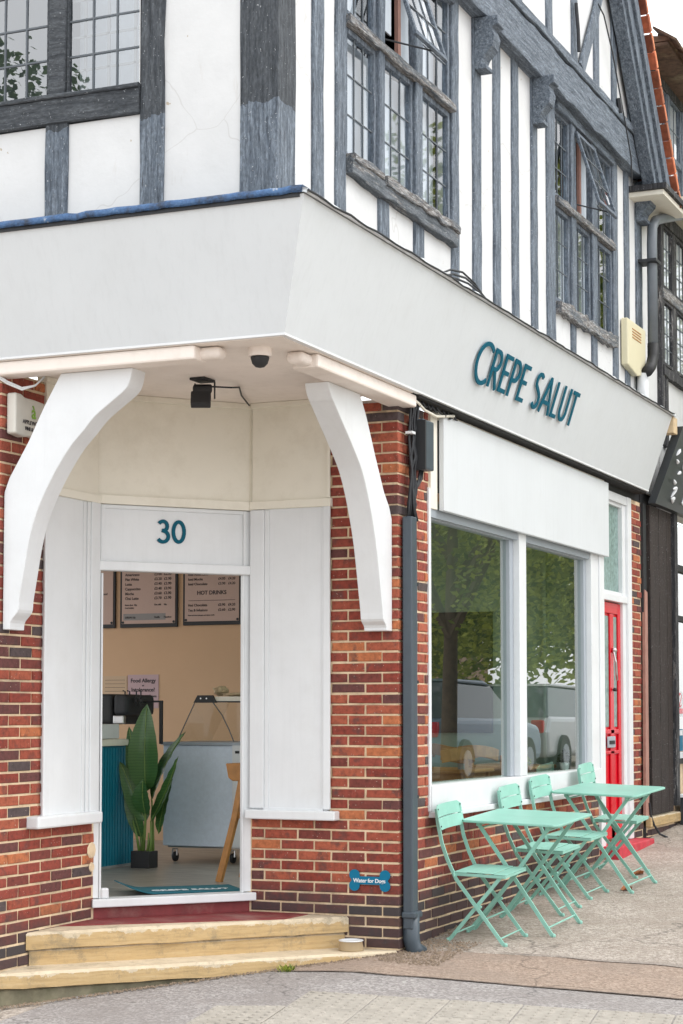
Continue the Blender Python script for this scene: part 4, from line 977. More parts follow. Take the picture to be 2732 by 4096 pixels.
text('lettering', 'Water for Dogs', .034, 'wtext', (-.0165, cy, cz - .012), (0, -1, 0), (0, 0, 1), bs, align='CENTER', bold=.0006, space=.95)
bw = thing('dog_bowl', 'beige metal dog bowl with white rim on the lower step', 'bowl', (-.115, .265, -.003))
MB().lathe((0, 0, 0), [(.075, 0), (.078, .008), (.068, .055), (.072, .060), (.066, .062), (.060, .055), (.055, .02), (.01, .016)], 26).build('bowl_body', plain('beige_steel', (.45, .35, .22), .45, .2), bw, smooth=True)
MB().lathe((0, 0, 0), [(.0735, .056), (.0745, .062), (.064, .064), (.060, .058)], 26).build('rim', 'white', bw, smooth=True)
al = thing('alarm_box', 'ivory burglar alarm box on the upper wall near the gutter pipe', 'alarm box')
MB().prism([(5.10, -.10, 4.42), (5.42, -.10, 4.37), (5.72, -.10, 4.42), (5.72, -.10, 4.83), (5.10, -.10, 4.83)], (0, .062, 0)).build('case', 'ivory', al, bev=.012)
for z in (4.68, 4.705, 4.73, 4.755): MB().box(5.25, 5.55, -.104, -.0995, z, z + .008).build('vent_slot', 'wood', al)
gp = thing('gutter_pipe', 'grey rainwater pipe running from the gutter down the upper wall', 'pipe')
MB().tube([(7.02, -.30, 6.20), (6.1, -.17, 5.93), (5.92, -.15, 5.87), (5.80, -.15, 5.78), (5.78, -.15, 5.62), (5.78, -.15, 4.65)], .046, 14).build('pipe_run', 'pipe2', gp, smooth=True)
MB().tube([(5.78, -.15, 4.72), (5.78, -.15, 4.60), (5.70, -.15, 4.50), (5.56, -.15, 4.43)], .050, 14).build('pipe_elbow', 'dark', gp, smooth=True)
MB().box(5.66, 5.86, -.215, -.03, 5.44, 5.465).build('pipe_clip', 'cable', gp)
MB().tube([(5.60, -.10, 4.42), (5.60, -.10, 4.2), (5.68, -.12, 4.06)], .05, 12).build('white_waste_pipe', 'white', gp, smooth=True)

# ------------------------------------------------------------------ neighbouring shop on the right
nb = thing('neighbour_shop', 'dark shopfront next door with black timbered upper floor and brick plinth', 'building')
MB().box(6.44, 12, -.04, .1, 3.3, 6.3).build('render_wall', 'plaster', nb)
hewn((6.46, -.05, 3.9), (6.46, -.05, 6.5), (.05, 0, 0), (0, .03, 0)).build('timber_stud', 'black_t', nb)
for a in (6.95, 8.0, 9.1, 10): hewn((a + .0, -.05, 4.55), (a, -.05, 6.2), (.06, 0, 0), (0, .025, 0)).build('timber_stud', 'black_t', nb)
for z, h in ((4.60, .05), (5.33, .05), (6.05, .06)): hewn((6.45, -.055, z), (11, -.055, z), (0, 0, h), (0, .035, 0), .006).build('timber_rail', 'black_t' if z != 5.33 else 'rot', nb)
for a in (6.62, 7.5, 8.5): hewn((a + .0, -.05, 3.9), (a, -.05, 4.58), (.05, 0, 0), (0, .025, 0)).build('timber_stud', 'black_t', nb)
for x0, x1 in ((6.51, 6.89), (7.01, 7.45), (7.47, 7.94)):
    light(nb, (x0, -.055, 4.66), (1, 0, 0), (0, -1, 0), x1 - x0, .62, 2, 4, fr=.03, mat='black_t'); light(nb, (x0, -.055, 5.39), (1, 0, 0), (0, -1, 0), x1 - x0, .60, 2, 3, fr=.03, mat='black_t')
MB().box(6.4, 12, -.45, 0, 6.16, 6.20).build('eaves_soffit', 'cream', nb)
# second gable of the neighbour: dormer wall with windows under a steep verge
MB().box(6.0, 12, -.04, .1, 6.3, 7.36).build('render_wall', 'plaster', nb)
for x0 in (6.2, 6.78, 7.38): light(nb, (x0, -.06, 6.70), (1, 0, 0), (0, -1, 0), .5, .62, 2, 2, fr=.05, mat='tz')
for x0 in (6.1, 6.74, 7.33, 7.9): hewn((x0, -.06, 6.3), (x0, -.06, 7.3), (.05, 0, 0), (0, .03, 0)).build('timber_stud', 'tz', nb)
MB().prism([(5.6, -.38, 7.40), (5.6, -.36, 7.44), (5.6, 3.0, 7.9), (5.6, 3.0, 7.40)], (6, 0, 0)).build('roof_slope', 'tile3', nb)
MB().box(5.6, 12, -.36, -.04, 7.36, 7.39).build('eaves_soffit', 'tile3', nb)
MB().box(5.6, 12, -.10, -.03, 7.28, 7.36).build('wall_plate', 'black_t', nb)
tl = MB().box(-.085, .085, -.10, .10, -.010, .010).mesh('roof_tile', 'tile3')
for i in range(2, 26):
    o = instmesh('roof_tile', tl, nb, (5.3 + i * .172, -.36, 7.43 + rnd(-.012, .012))); o.rotation_euler = (.6, rnd(-.07, .07), rnd(-.07, .07))
    o = instmesh('roof_tile', tl, nb, (5.3 + i * .172 + .08, -.30, 7.49 + rnd(-.012, .012))); o.rotation_euler = (.6, rnd(-.07, .07), rnd(-.07, .07))
MB().box(5.862, 6.44, .0, .1, 3.1, 4.0).build('dark_infill', 'dark', nb)
MB().box(5.872, 6.06, .0, .3, .1, 3.09).build('dark_infill', 'dark', nb)
MB().box(5.870, 5.98, -.02, -.001, .3, 3.3).build('black_post', 'cable', nb)
for a, b in ((6.05, 6.36), (6.37, 6.66), (6.67, 6.84)): MB().box(a, b, -.04, .02, .50, 3.3).build('board', 'brown_t', nb, bev=.006, seg=1)
MB().box(6.86, 6.98, -.07, .02, .55, 3.3).build('frame_post', 'black_t', nb)
MB().box(6.99, 7.05, -.03, .04, .95, 3.25).build('frame_post', paint('teal_grey_paint', (.09, .13, .13), .5), nb)
MB().quad((7.05, .02, .95), (12, .02, .95), (12, .02, 3.25), (7.05, .02, 3.25)).build('pane', 'glass', nb)
MB().box(7.05, 12, .10, .14, .95, 3.25).build('shop_back_board', paint('neighbour_interior', (.42, .36, .27), .8, .4, .1, 1.3), nb)
for z, h in ((2.78, .06), (2.30, .05), (.93, .05)): MB().box(7.05, 12, -.02, .06, z, z + h).build('window_rail', 'dark', nb)
MB().box(7.05, 12, .055, .065, 2.12, 2.29).build('window_band', paint('pale_green_band', (.35, .47, .42), .6), nb)
MB().box(7.05, 12, .0, .10, .35, .93).build('stall_riser', 'mortar', nb)
MT['signblk'] = paint('dark_sign_board', (.035, .042, .048), .35, .2, .1, 3)
MB().prism([(5.93, -.12, 3.30), (5.93, -.38, 3.98), (5.93, -.30, 3.98), (5.93, -.05, 3.30)], (7, 0, 0)).build('dark_fascia', 'signblk', nb)
rr = random.Random(3)
for i in range(26):
    x_ = 5.98 + rr.random() * 1.3; t_ = rr.uniform(.10, .72); L_ = rr.uniform(.06, .14); a_ = rr.uniform(-.5, .9)
    pts = [(x_ + L_ * k * math.cos(a_) / 3, -.12 - .26 * (t_ + L_ * k * math.sin(a_) / 2) - .006, 3.30 + .68 * (t_ + L_ * k * math.sin(a_) / 2)) for k in range(4)]
    MB().tube(pts, [.003, .016, .018, .003], 6).build('painted_leaf', 'wtext', nb)
MB().box(5.88, 6.9, -.03, .1, .10, .40).build('plinth_core', 'mortar', nb)
face_x(nb, -.037, 5.88, 6.98, (3, 6), (.1, .40), 0, x_or=5.88)
MB().box(5.87, 7.0, -.07, .12, .40, .49).build('plinth_coping', 'stone', nb, bev=.01)
bp = thing('leaning_plank', 'pinkish wooden plank leaning against the brown boards beside the brick pier', 'plank')
MB().prism([(5.78, -.045, .5), (5.90, -.045, .5), (5.97, -.03, 2.50), (5.88, -.03, 2.52)], (0, .025, 0)).build('plank_board', 'pwood', bp)
bc = thing('hanging_cable', 'black cable trailing down to the pavement past the brick pier', 'cable')
MB().tube([(5.88, -.05, .62), (5.9, -.06, .5), (5.93, -.08, .42), (5.97, -.12, .34), (6.05, -.17, .305)], .010, 8).build('cable', 'cable', bc)
st = thing('window_stickers', 'no smoking notice and blue stickers in the neighbouring shop window', 'stickers')
MB().box(7.20, 7.46, .008, .012, 1.38, 1.62).build('notice', 'wtext', st); MB().box(7.22, 7.44, .004, .0075, 1.41, 1.46).build('red_strip', 'red', st)
MB().lathe((0, 0, 0), [(.07, 0), (.07, .003)], 20).build('red_disc', 'red', st).matrix_local = Matrix.Translation((7.33, .0065, 1.54)) @ Matrix.Rotation(R(90), 4, 'X')
MB().lathe((0, 0, 0), [(.052, 0), (.052, .003)], 20).build('white_disc', 'wtext', st).matrix_local = Matrix.Translation((7.33, .0030, 1.54)) @ Matrix.Rotation(R(90), 4, 'X')
MB().obox((7.33, -.001, 1.54), (.045, 0, .045), (0, .0008, 0), (-.005, 0, .005)).build('red_bar', 'red', st)
MB().box(7.20, 7.44, .008, .012, 1.05, 1.26).build('sticker', 'bone', st); MB().box(7.22, 7.42, .005, .0075, 1.20, 1.25).build('sticker', 'wtext', st); MB().box(7.20, 7.44, .008, .012, .97, 1.04).build('sticker', 'wtext', st)
bb = thing('black_bin', 'dark grey crate standing on the pavement by the neighbouring plinth', 'crate')
MB().box(7.0, 7.5, -.35, -.06, .32, .62).build('crate_body', 'signblk', bb, bev=.01); MB().box(6.98, 7.52, -.37, -.04, .62, .65).build('crate_lid', 'wtext', bb, bev=.004)

# ------------------------------------------------------------------ interior
FZ = .268; BX = 4.40
MB().prism([(.03, .11, FZ - .05), (BX, .11, FZ - .05), (BX, 5.6, FZ - .05), (-1.69, 5.6, FZ - .05), (-1.69, 1.80, FZ - .05), (-.80, 1.72, FZ - .05), (.03, .99, FZ - .05)], (0, 0, .05)).build('shop_floor', 'floor', kind='structure')
MB().box(BX, BX + .08, .16, 5.6, FZ, 3.3).build('interior_wall', 'tan', kind='structure')
MB().box(-1.69, -1.2, 5.6, 5.68, FZ, 3.3).box(4.2, BX + .08, 5.6, 5.68, FZ, 3.3).box(-1.2, 4.2, 5.6, 5.68, FZ, .7).box(-1.2, 4.2, 5.6, 5.68, 3.1, 3.3).box(-1.69, -1.62, 1.80, 2.2, FZ, 3.3).box(-1.69, -1.62, 2.2, 5.6, FZ, .8).box(-1.69, -1.62, 2.2, 5.6, 3.1, 3.3).build('interior_side_wall', 'tan', kind='structure')  # unseen wide side and rear openings, added to bring daylight into the shop
MB().prism([(.03, .11, 3.30), (BX, .11, 3.30), (BX, 5.6, 3.30), (-1.69, 5.6, 3.30), (-1.69, 1.84, 3.30), (-.80, 1.74, 3.30), (.03, 1.03, 3.30)], (0, 0, .05)).build('interior_ceiling', plain('white_ceiling', (.7, .68, .64), .8), kind='structure')
MB().prism([(-1.69, 1.80, FZ), (-.70, 1.80, FZ), (-.70, 1.86, FZ), (-1.69, 1.86, FZ)], (0, 0, 3)).build('interior_partition', 'tan', kind='structure')
MB().box(.11, .16, .11, 1.02, FZ, 3.22).build('interior_partition', 'intw', kind='structure')
def menu(y1, y0, zb, zt, label, lines, title=None, first=True, grp='menu boards on the back wall of the shop'):
    t = thing('menu_board', label, 'menu board', (0, 0, 0), grp); x = BX - .001
    MB().box(x - .022, x - .004, y0, y1, zb, zt).build('frame', 'wood' if False else 'dark', t, bev=.004)
    MB().box(x - .026, x - .0225, y0 + .022, y1 - .022, zb + .035, zt - .03).build('sheet', 'paper', t)
    for y in (y0 + .035, y1 - .035): MB().lathe((0, 0, 0), [(.012, 0), (.012, .004)], 8).build('corner_fixing', 'dark', t).matrix_local = Matrix.Translation((x - .026, y, zb + .048)) @ Matrix.Rotation(R(-90), 4, 'Y')
    for k, (z, l, p, q, s_) in enumerate(lines):
        text('lettering', l, s_, 'ink', (x - .0275, y1 - .055, z), (0, -1, 0), (0, 0, 1), t, extrude=.0005, bold=.0006)
        if p: text('lettering', p, s_, 'ink', (x - .0275, y1 - .36, z), (0, -1, 0), (0, 0, 1), t, extrude=.0005, bold=.0006)
        if q: text('lettering', q, s_, 'ink', (x - .0275, y1 - .46, z), (0, -1, 0), (0, 0, 1), t, extrude=.0005, bold=.0006)
    if title:
        z, l, s_ = title; text('lettering', l, s_, 'ink', (x - .0275, (y0 + y1) / 2, z), (0, -1, 0), (0, 0, 1), t, extrude=.0005, align='CENTER', bold=.0012)
        MB().box(x - .0275, x - .0265, y0 + .06, y1 - .06, z - .055, z - .051).build('rule', 'ink', t)
    return t
zb = 2.195; zt = 3.05
nm = ['Espresso', 'Macchiato', 'Americano', 'Flat White', 'Latte', 'Cappuccino', 'Mocha', 'Chai Latte']
pr = ['£2.60', '£2.80', '£3.00', '£3.20', '£3.40', '£3.40', '£3.60', '£3.70']
L1 = [(2.755 - i * .0435, nm[i], pr[i], pr[i].replace('.', '.')[:2] + '.90', .034) for i in range(8)] + [(2.395, 'Extra shot  50p', 'Oat milk', '50p', .020), (2.37, 'Decaf available', '', '', .016), (2.28, 'SYRUPS 50p', 'Vanilla', 'Hazelnut', .022)]
t1 = menu(4.498, 3.901, zb, zt, 'framed coffee menu in the middle, seen through the doorway', L1)
MB().box(BX - .0272, BX - .0265, 4.02, 4.46, 2.262, 2.322).build('grey_strip', plain('grey_strip', (.28, .27, .27), .8), t1)
L2 = [(2.74 - i * .0435, n_, p, q, .032) for i, (n_, p, q) in enumerate((('Iced Cappuccino', '£3.60', '£4.10'), ('Iced Flat White', '£3.80', '£4.10'), ('Iced Americano', '£3.20', '£3.70'), ('Iced Mocha', '£4.00', '£4.20'), ('Iced Chocolate', '£3.90', '£4.20')))] + \
     [(2.375, 'Hot Chocolate', '£3.90', '£4.20', .032), (2.33, 'Tea & Infusions', '£2.60', '£2.90', .032), (2.29, 'Please ask about allergens and dietary needs', '', '', .015)]
menu(3.845, 3.255, zb + .01, zt, 'framed menu with the heading HOT DRINKS at the right of the doorway', L2, (2.48, 'HOT DRINKS', .05))
menu(5.15, 4.549, zb, zt, 'framed menu at the far left, mostly cut off by the door frame', [(2.5, 'Sweet Crepes', '£6.50', 'good', .03)])
nt1 = thing('allergy_notice', 'pinkish paper notice about food allergy taped on the tan wall', 'notice')
MB().box(BX - .006, BX - .003, 4.10, 4.42, 1.46, 1.765).build('sheet', 'paper2', nt1)
for z, s_, b_ in ((1.695, .050, 'Food Allergy'), (1.660, .022, 'or'), (1.612, .050, 'Intolerance?')): text('lettering', b_, s_, 'ink', (BX - .0075, 4.26, z), (0, -1, 0), (0, 0, 1), nt1, extrude=.0005, align='CENTER', bold=.0012)
text('lettering', 'Please', .032, 'ink', (BX - .0075, 4.20, 1.56), (0, -1, 0), (0, 0, 1), nt1, extrude=.0005, bold=.0008)
nt2 = thing('ruled_notice', 'cream ruled paper notice beside the allergy notice', 'notice')
MB().box(BX - .006, BX - .003, 4.43, 4.68, 1.55, 1.755).build('sheet', plain('cream_paper', (.55, .40, .27), .8), nt2)
for i in range(5): MB().box(BX - .0072, BX - .0062, 4.45, 4.66, 1.58 + i * .034, 1.583 + i * .034).build('ruled_line', 'ink', nt2)
# dark board seen through the shop window
bk = thing('blackboard', 'large dark board on the inner wall, seen through the left window pane', 'board')
MB().box(BX - .03, BX - .005, .9, 1.80, 1.25, 2.27).build('board_face', 'dark', bk)
MB().box(BX - .06, BX - .002, .70, .74, FZ, 3.2).box(BX - .06, BX - .002, .42, .445, FZ, 3.2).build('wall_batten', 'intw', bk)
MB().box(BX - .003, BX - .001, .16, 1.95, FZ, 3.2).build('pale_lining', 'intw', bk)
# counter
ct = thing('counter', 'teal ribbed counter with pale top at the left of the doorway', 'counter')
MB().box(1.2, 1.93, 2.95, 4.3, FZ, 1.172).build('carcass', 'counter', ct)
rb = MB().box(0, .030, 0, .012, 0, .87).mesh('rib', 'counter')
for i in range(18): instmesh('rib', rb, ct, (1.215 + i * .040, 2.938, FZ + .02))
MB().box(1.15, 1.96, 2.90, 4.35, 1.175, 1.222).build('worktop', 'cream', ct, bev=.004)
MB().box(1.2, 1.93, 2.94, 2.949, FZ, FZ + .02).build('skirting', 'potg', ct)
cm = thing('coffee_machine', 'black espresso machine standing on the counter left of the plant', 'coffee machine')
MB().box(1.35, 1.85, 3.02, 3.5, 1.225, 1.335).build('grinder_base', 'white', cm, bev=.01)
MB().box(2.0, 2.5, 3.18, 3.60, 1.33, 1.565).build('machine_body', 'dark', cm, bev=.03, seg=3); MB().box(2.0, 2.45, 3.05, 3.17, 1.40, 1.56).build('machine_side', 'cable', cm, bev=.03, seg=3)
MB().box(1.95, 2.0, 3.05, 3.14, 1.335, 1.40).build('group_head', 'steel', cm, bev=.008)
for y in (3.08, 3.12, 3.02, 2.98): MB().tube([(2.1, y, 1.47), (2.1, y, 1.585), (2.1, y + .02, 1.59)], .006, 7).lathe((2.1, y, 1.49), [(.005, 0), (.018, .015), (.02, .035), (.006, .05)], 10).build('lever', 'dark', cm)
MB().box(2.2, 2.225, 2.85, 2.875, 1.18, 1.515).box(2.2, 2.225, 2.876, 3.04, 1.50, 1.515).build('shelf_frame', 'dark', cm, bev=.003)
# display fridge
fg = thing('display_fridge', 'grey display fridge on castors with curved glass top inside the doorway', 'fridge')
MB().box(2.28, 2.95, 1.9, 2.88, .395, 1.172).build('fridge_body', 'fridge', fg, bev=.006)
MB().box(2.262, 2.279, 1.9, 2.272, .395, 1.19).build('end_panel', 'white', fg, bev=.004)
MB().box(2.258, 2.262, 2.21, 2.245, 1.11, 1.13).build('switch', 'dark', fg)
MB().box(2.26, 2.97, 1.9, 2.89, 1.172, 1.195).build('deck', 'alu', fg)
MB().box(2.33, 2.34, 1.9, 2.86, .380, .395).build('base_rail', 'steel', fg)
gl = [(2.29, 2.78, 1.195), (2.29, 2.615, 1.50), (2.9, 2.615, 1.50), (2.9, 2.78, 1.195)]
MB().quad(*gl).build('side_glass', 'clear', fg)
MB().quad((2.29, 2.76, 1.2), (2.29, 2.60, 1.50), (2.29, 2.0, 1.50), (2.29, 2.0, 1.2)).build('front_glass', 'clear', fg)
MB().tube([(2.285, 2.76, 1.20), (2.285, 2.61, 1.495)], .004, 6).tube([(2.285, 2.45, 1.50), (2.285, 2.37, 1.40), (2.285, 2.31, 1.29), (2.285, 2.27, 1.20)], .004, 6).build('glass_edge', 'lead_bar', fg)
MB().prism([(2.275, 2.615, 1.497), (2.275, 2.58, 1.555), (2.275, 2.455, 1.555), (2.275, 2.42, 1.497)], (.03, 0, 0)).build('black_bracket', 'dark', fg)
MB().box(2.28, 2.9, 1.9, 2.44, 1.500, 1.509).build('top_trim', 'dark', fg); MB().box(2.3, 2.9, 1.9, 2.44, 1.510, 1.545).build('top_glass', 'cream', fg)
for y in (2.55, 2.50):
    MB().lathe((0, 0, 0), [(.006, 0), (.006, .004)], 8).build('screw', 'steel', fg).matrix_local = Matrix.Translation((2.274, y, 1.53)) @ Matrix.Rotation(R(-90), 4, 'Y')
for y in (2.80, 2.30):
    w_ = MB().lathe((0, 0, 0), [(.036, -.012), (.040, 0), (.036, .012)], 16).build('castor', 'dark', fg); w_.matrix_local = Matrix.Translation((2.34, y, FZ + .041)) @ Matrix.Rotation(R(90), 4, 'X')
    MB().tube([(2.325, y - .02, FZ + .05), (2.33, y - .02, FZ + .10), (2.33, y + .015, FZ + .10), (2.325, y + .02, FZ + .04)], .008, 8).build('castor_fork', 'steel', fg)
bg_ = thing('paper_bag', 'crumpled beige paper and cloth on top of the display fridge', 'bag')
mb = MB()
import bmesh
def blob(c, r, amp=.25, sub=3, seed=0, freq=3.0):
    bm = bmesh.new(); bmesh.ops.create_icosphere(bm, subdivisions=sub, radius=1)
    vs = []
    for v in bm.verts:
        k = 1 + amp * noise.noise((v.co.x * freq + seed, v.co.y * freq, v.co.z * freq)); vs.append((c[0] + v.co.x * r[0] * k, c[1] + v.co.y * r[1] * k, c[2] + v.co.z * r[2] * k))
    fs = [tuple(v.index for v in f.verts) for f in bm.faces]; bm.free(); return vs, fs
MB().add(*blob((2.5, 2.49, 1.59), (.08, .045, .035), .5)).add(*blob((2.5, 2.36, 1.562), (.08, .10, .014), .5)).build('crumpled_paper', 'wood_end', bg_, smooth=True)
tb = thing('takeaway_tub', 'teal tub standing on the fridge top at the right edge of the doorway', 'tub', (2.5, 2.245, 1.547))
MB().lathe((0, 0, 0), [(.045, 0), (.055, .07)], 18).build('tub_body', 'counter', tb); MB().lathe((0, 0, 0), [(.058, .07), (.058, .082)], 18).build('tub_lid', 'dark', tb)
# plant
pl = thing('bird_of_paradise_plant', 'tall potted plant with broad dark green leaves inside the doorway', 'plant', (1.75, 2.742, FZ))
MB().box(-.07, .07, -.078, .078, 0, .125).build('pot', 'pot', pl, bev=.006)
def bigleaf(base, tip, width, face, bend=.0, droop=0):
    base, tip, face = Vector(base), Vector(tip), Vector(face); ax = tip - base; side = ax.cross(face).normalized(); nn = side.cross(ax).normalized(); n = 14; mb = MB()
    for i in range(n + 1):
        t = i / n; w = 1.25 * width * (math.sin(math.pi * min(1, t ** .75 * 1.0)) ** .7 if 0 < t < 1 else 0) * (1 - .15 * t); c = base + ax * t + nn * bend * math.sin(t * math.pi)
        for s_ in (-1, -.5, 0, .5, 1): mb.v.append(tuple(c + side * w * s_ + nn * (abs(s_) * w * .28 + .004 * math.sin(i * 2.3 + s_ * 3))))
    for i in range(n):
        for k in range(4): a = i * 5 + k; mb.f.append((a, a + 1, a + 6, a + 5))
    lf = mb.build('leaf', 'bleaf', pl, smooth=True)
    MB().tube([tuple(base + ax * t + nn * (bend * math.sin(t * math.pi) + .003)) for t in (0, .25, .5, .75, .95)], .0035, 6).build('midrib', 'stem', lf); return lf
# local frame: y along L (left +), x depth
FC = (-1, -.3, .2)
def ly(y): return y - 2.742
for (b, t, w, fc, bd) in (
  ((0, ly(2.735), .56), (-.02, ly(2.715), 1.22), .105, (-1, -.1, .1), .03),
  ((.03, ly(2.700), .50), (.10, ly(2.455), 1.01), .070, (-.8, .6, .4), .03),
  ((0, ly(2.730), .34), (-.06, ly(2.925), .79), .065, (-1, -.5, .3), -.02),
  ((0, ly(2.690), .34), (-.06, ly(2.428), .83), .055, (-1, .5, .5), -.02),
  ((.02, ly(2.780), .22), (.0, ly(2.910), .66), .050, (-1, -.2, .1), .02),
  ((.05, ly(2.650), .25), (.05, ly(2.535), .66), .040, (-1, .3, .1), .02),
  ((.05, ly(2.800), .50), (.05, ly(2.910), 1.05), .060, (-1, -.4, .1), .02),
  ((-.03, ly(2.715), .40), (-.08, ly(2.71), .66), .075, (-1, .2, .5), .02)):
    bigleaf(b, t, w, fc, bd)
for a, b in (((0, ly(2.75), .1), (0, ly(2.735), .60)), ((.02, ly(2.68), .1), (.03, ly(2.70), .52)), ((0, ly(2.76), .1), (0, ly(2.73), .36)), ((-.02, ly(2.68), .1), (0, ly(2.69), .35)), ((.02, ly(2.78), .1), (.02, ly(2.79), .24)), ((-.02, ly(2.77), .1), (-.03, ly(2.825), .35)), ((0, ly(2.72), .1), (-.01, ly(2.70), .26)), ((.04, ly(2.79), .1), (.05, ly(2.80), .5))):
    m_ = ((a[0] + b[0]) / 2, (a[1] + b[1]) / 2 - .006, (a[2] + b[2]) / 2); MB().tube([a, m_, b], [.012, .009, .005], 8).build('stem', 'stem', pl, smooth=True)
# stool at the door
sl = thing('wooden_chair', 'honey coloured wooden chair leg and seat edge just inside the doorway', 'chair')
MB().tube([(.92, 1.690, FZ), (.95, 1.585, .70), (.97, 1.537, .98)], (.022, .020), flat=(0, 1, 0)).build('leg', 'wood', sl, bev=.004)
MB().prism([(.94, 1.655, 1.075), (.94, 1.635, .975), (.94, 1.60, .955), (.94, 1.30, .955), (.94, 1.30, 1.075)], (.36, 0, 0)).build('seat', 'wood', sl, bev=.008)
MB().box(.95, .98, 1.2, 1.565, .70, .735).build('stretcher', 'wood', sl, bev=.004); MB().tube([(1.28, 1.690, FZ), (1.30, 1.585, .70), (1.3, 1.54, .96)], (.022, .020), flat=(0, 1, 0)).build('leg', 'wood', sl)
MB().tube([(.95, 1.10, FZ), (.97, 1.22, .96)], (.022, .020), flat=(0, 1, 0)).build('leg', 'wood', sl)
# doormat
dm = thing('doormat', 'teal shop doormat with white lettering and one curled corner at the threshold', 'doormat')
mb = MB(); c0, cu_, cv_ = Vector((-.245, 1.735)), Vector((.52, -.57)), Vector((.33, .29)); nx_, ny_ = 22, 6
for j in range(ny_ + 1):
    for i in range(nx_ + 1):
        u, v = i / nx_, j / ny_; p = c0 + cu_ * u + cv_ * v; z = FZ + .012 + max(0, (.22 - u)) ** 1.5 * .50 + .012 * max(0, u - .1) * 0
        mb.v.append((p.x, p.y, z))
for j in range(ny_):
    for i in range(nx_): a = j * (nx_ + 1) + i; mb.f.append((a, a + 1, a + nx_ + 2, a + nx_ + 1))
mt = mb.build('mat_surface', paint('teal_mat', (.012, .12, .16), .8, .1, .3, 20), dm, smooth=True); so = mt.modifiers.new('thick', 'SOLIDIFY'); so.thickness = .008; so.offset = 1
text('lettering', 'CREPE SALUT', .085, 'wtext', tuple((c0 + cu_ * .24 + cv_ * .28)) + (FZ + .0225,), (cu_.x, cu_.y, 0), (cv_.x, cv_.y, 0), dm, bold=.002, space=1.0)
# furniture and pots behind the shop window
def pot_plant(x, y, z, s, label, mat='grn', pot='potg'):
    t = thing('potted_plant', label, 'plant', (x, y, z), 'small potted plants behind the shop window')
    MB().lathe((0, 0, 0), [(.035 * s, 0), (.045 * s, .07 * s), (.04 * s, .07 * s)], 14).build('pot', pot, t)
    mb = MB()
    for i in range(260):
        a = rnd(0, 6.28); r_ = rnd(0, .07) * s; h = .075 * s + rnd(0, .12) * s * (1 - r_ / (.11 * s)); c = Vector((r_ * math.cos(a), r_ * math.sin(a), h)); q = .013 * s
        u = Vector((rnd(-1, 1), rnd(-1, 1), rnd(-1, 1))).normalized() * q; v = u.orthogonal().normalized() * q * .6; mb.quad(c - u, c + v, c + u, c - v)
    mb.build('foliage', mat, t)
pot_plant(3.02, .20, .955, .95, 'round leafy green plant in a pot beside the window mullion')
pot_plant(4.12, .20, .955, .9, 'dark spiky plant in a pale pot at the right end of the window', 'grn2', 'white')
pot_plant(2.72, .58, .998, .7, 'small pale green plant on the wooden table in the left pane', 'grn')
MB().box(.5, 4.4, .10, .30, .925, .955).build('window_ledge', 'white', label='white inner ledge behind the shop window panes', cat='ledge')
def wchair(x, y, rz, label):
    t = thing('wooden_chair', label, 'chair', (x, y, FZ), 'wooden chairs inside the shop', (0, 0, rz))
    pts = [(.20 * math.cos(a), .02 + .20 * math.sin(a), .84 + .02 * math.sin(a * 2)) for a in [R(k) for k in range(-10, 191, 20)]]
    MB().tube(pts, (.045, .010), flat=(0, 0, 1)).build('backrest', 'wood', t, bev=.004)
    MB().box(-.2, .2, -.2, .2, .43, .455).build('seat', 'wood', t, bev=.015)
    for sx in (-1, 1):
        for sy in (-1, 1): MB().tube([(sx * .20, sy * .19, 0), (sx * .18, sy * .17, .82 if sy > 0 else .45)], .014, 8).build('leg', 'wood', t)
wchair(2.38, .60, R(200), 'wooden chair nearest the left edge of the shop window'); wchair(3.30, .72, R(160), 'wooden chair beside the wooden table inside the window'); wchair(3.9, 1.05, R(90), 'wooden chair furthest inside behind the left pane')
for x, y, l_ in ((2.85, .78, 'wooden cafe table by the left pane of the shop window'), (3.95, .62, 'wooden cafe table deeper inside behind the left pane')):
    t = thing('cafe_table', l_, 'table', (x, y, FZ), 'wooden tables inside the shop')
    MB().box(-.35, .35, -.30, .30, .70, .73).build('tabletop', 'wood', t, bev=.01); MB().box(-.30, .30, -.25, .25, .64, .699).build('apron', 'wood', t)
    for sx in (-1, 1):
        for sy in (-1, 1): MB().box(sx * .30 - .02, sx * .30 + .02, sy * .25 - .02, sy * .25 + .02, 0, .70).build('leg', 'wood', t)

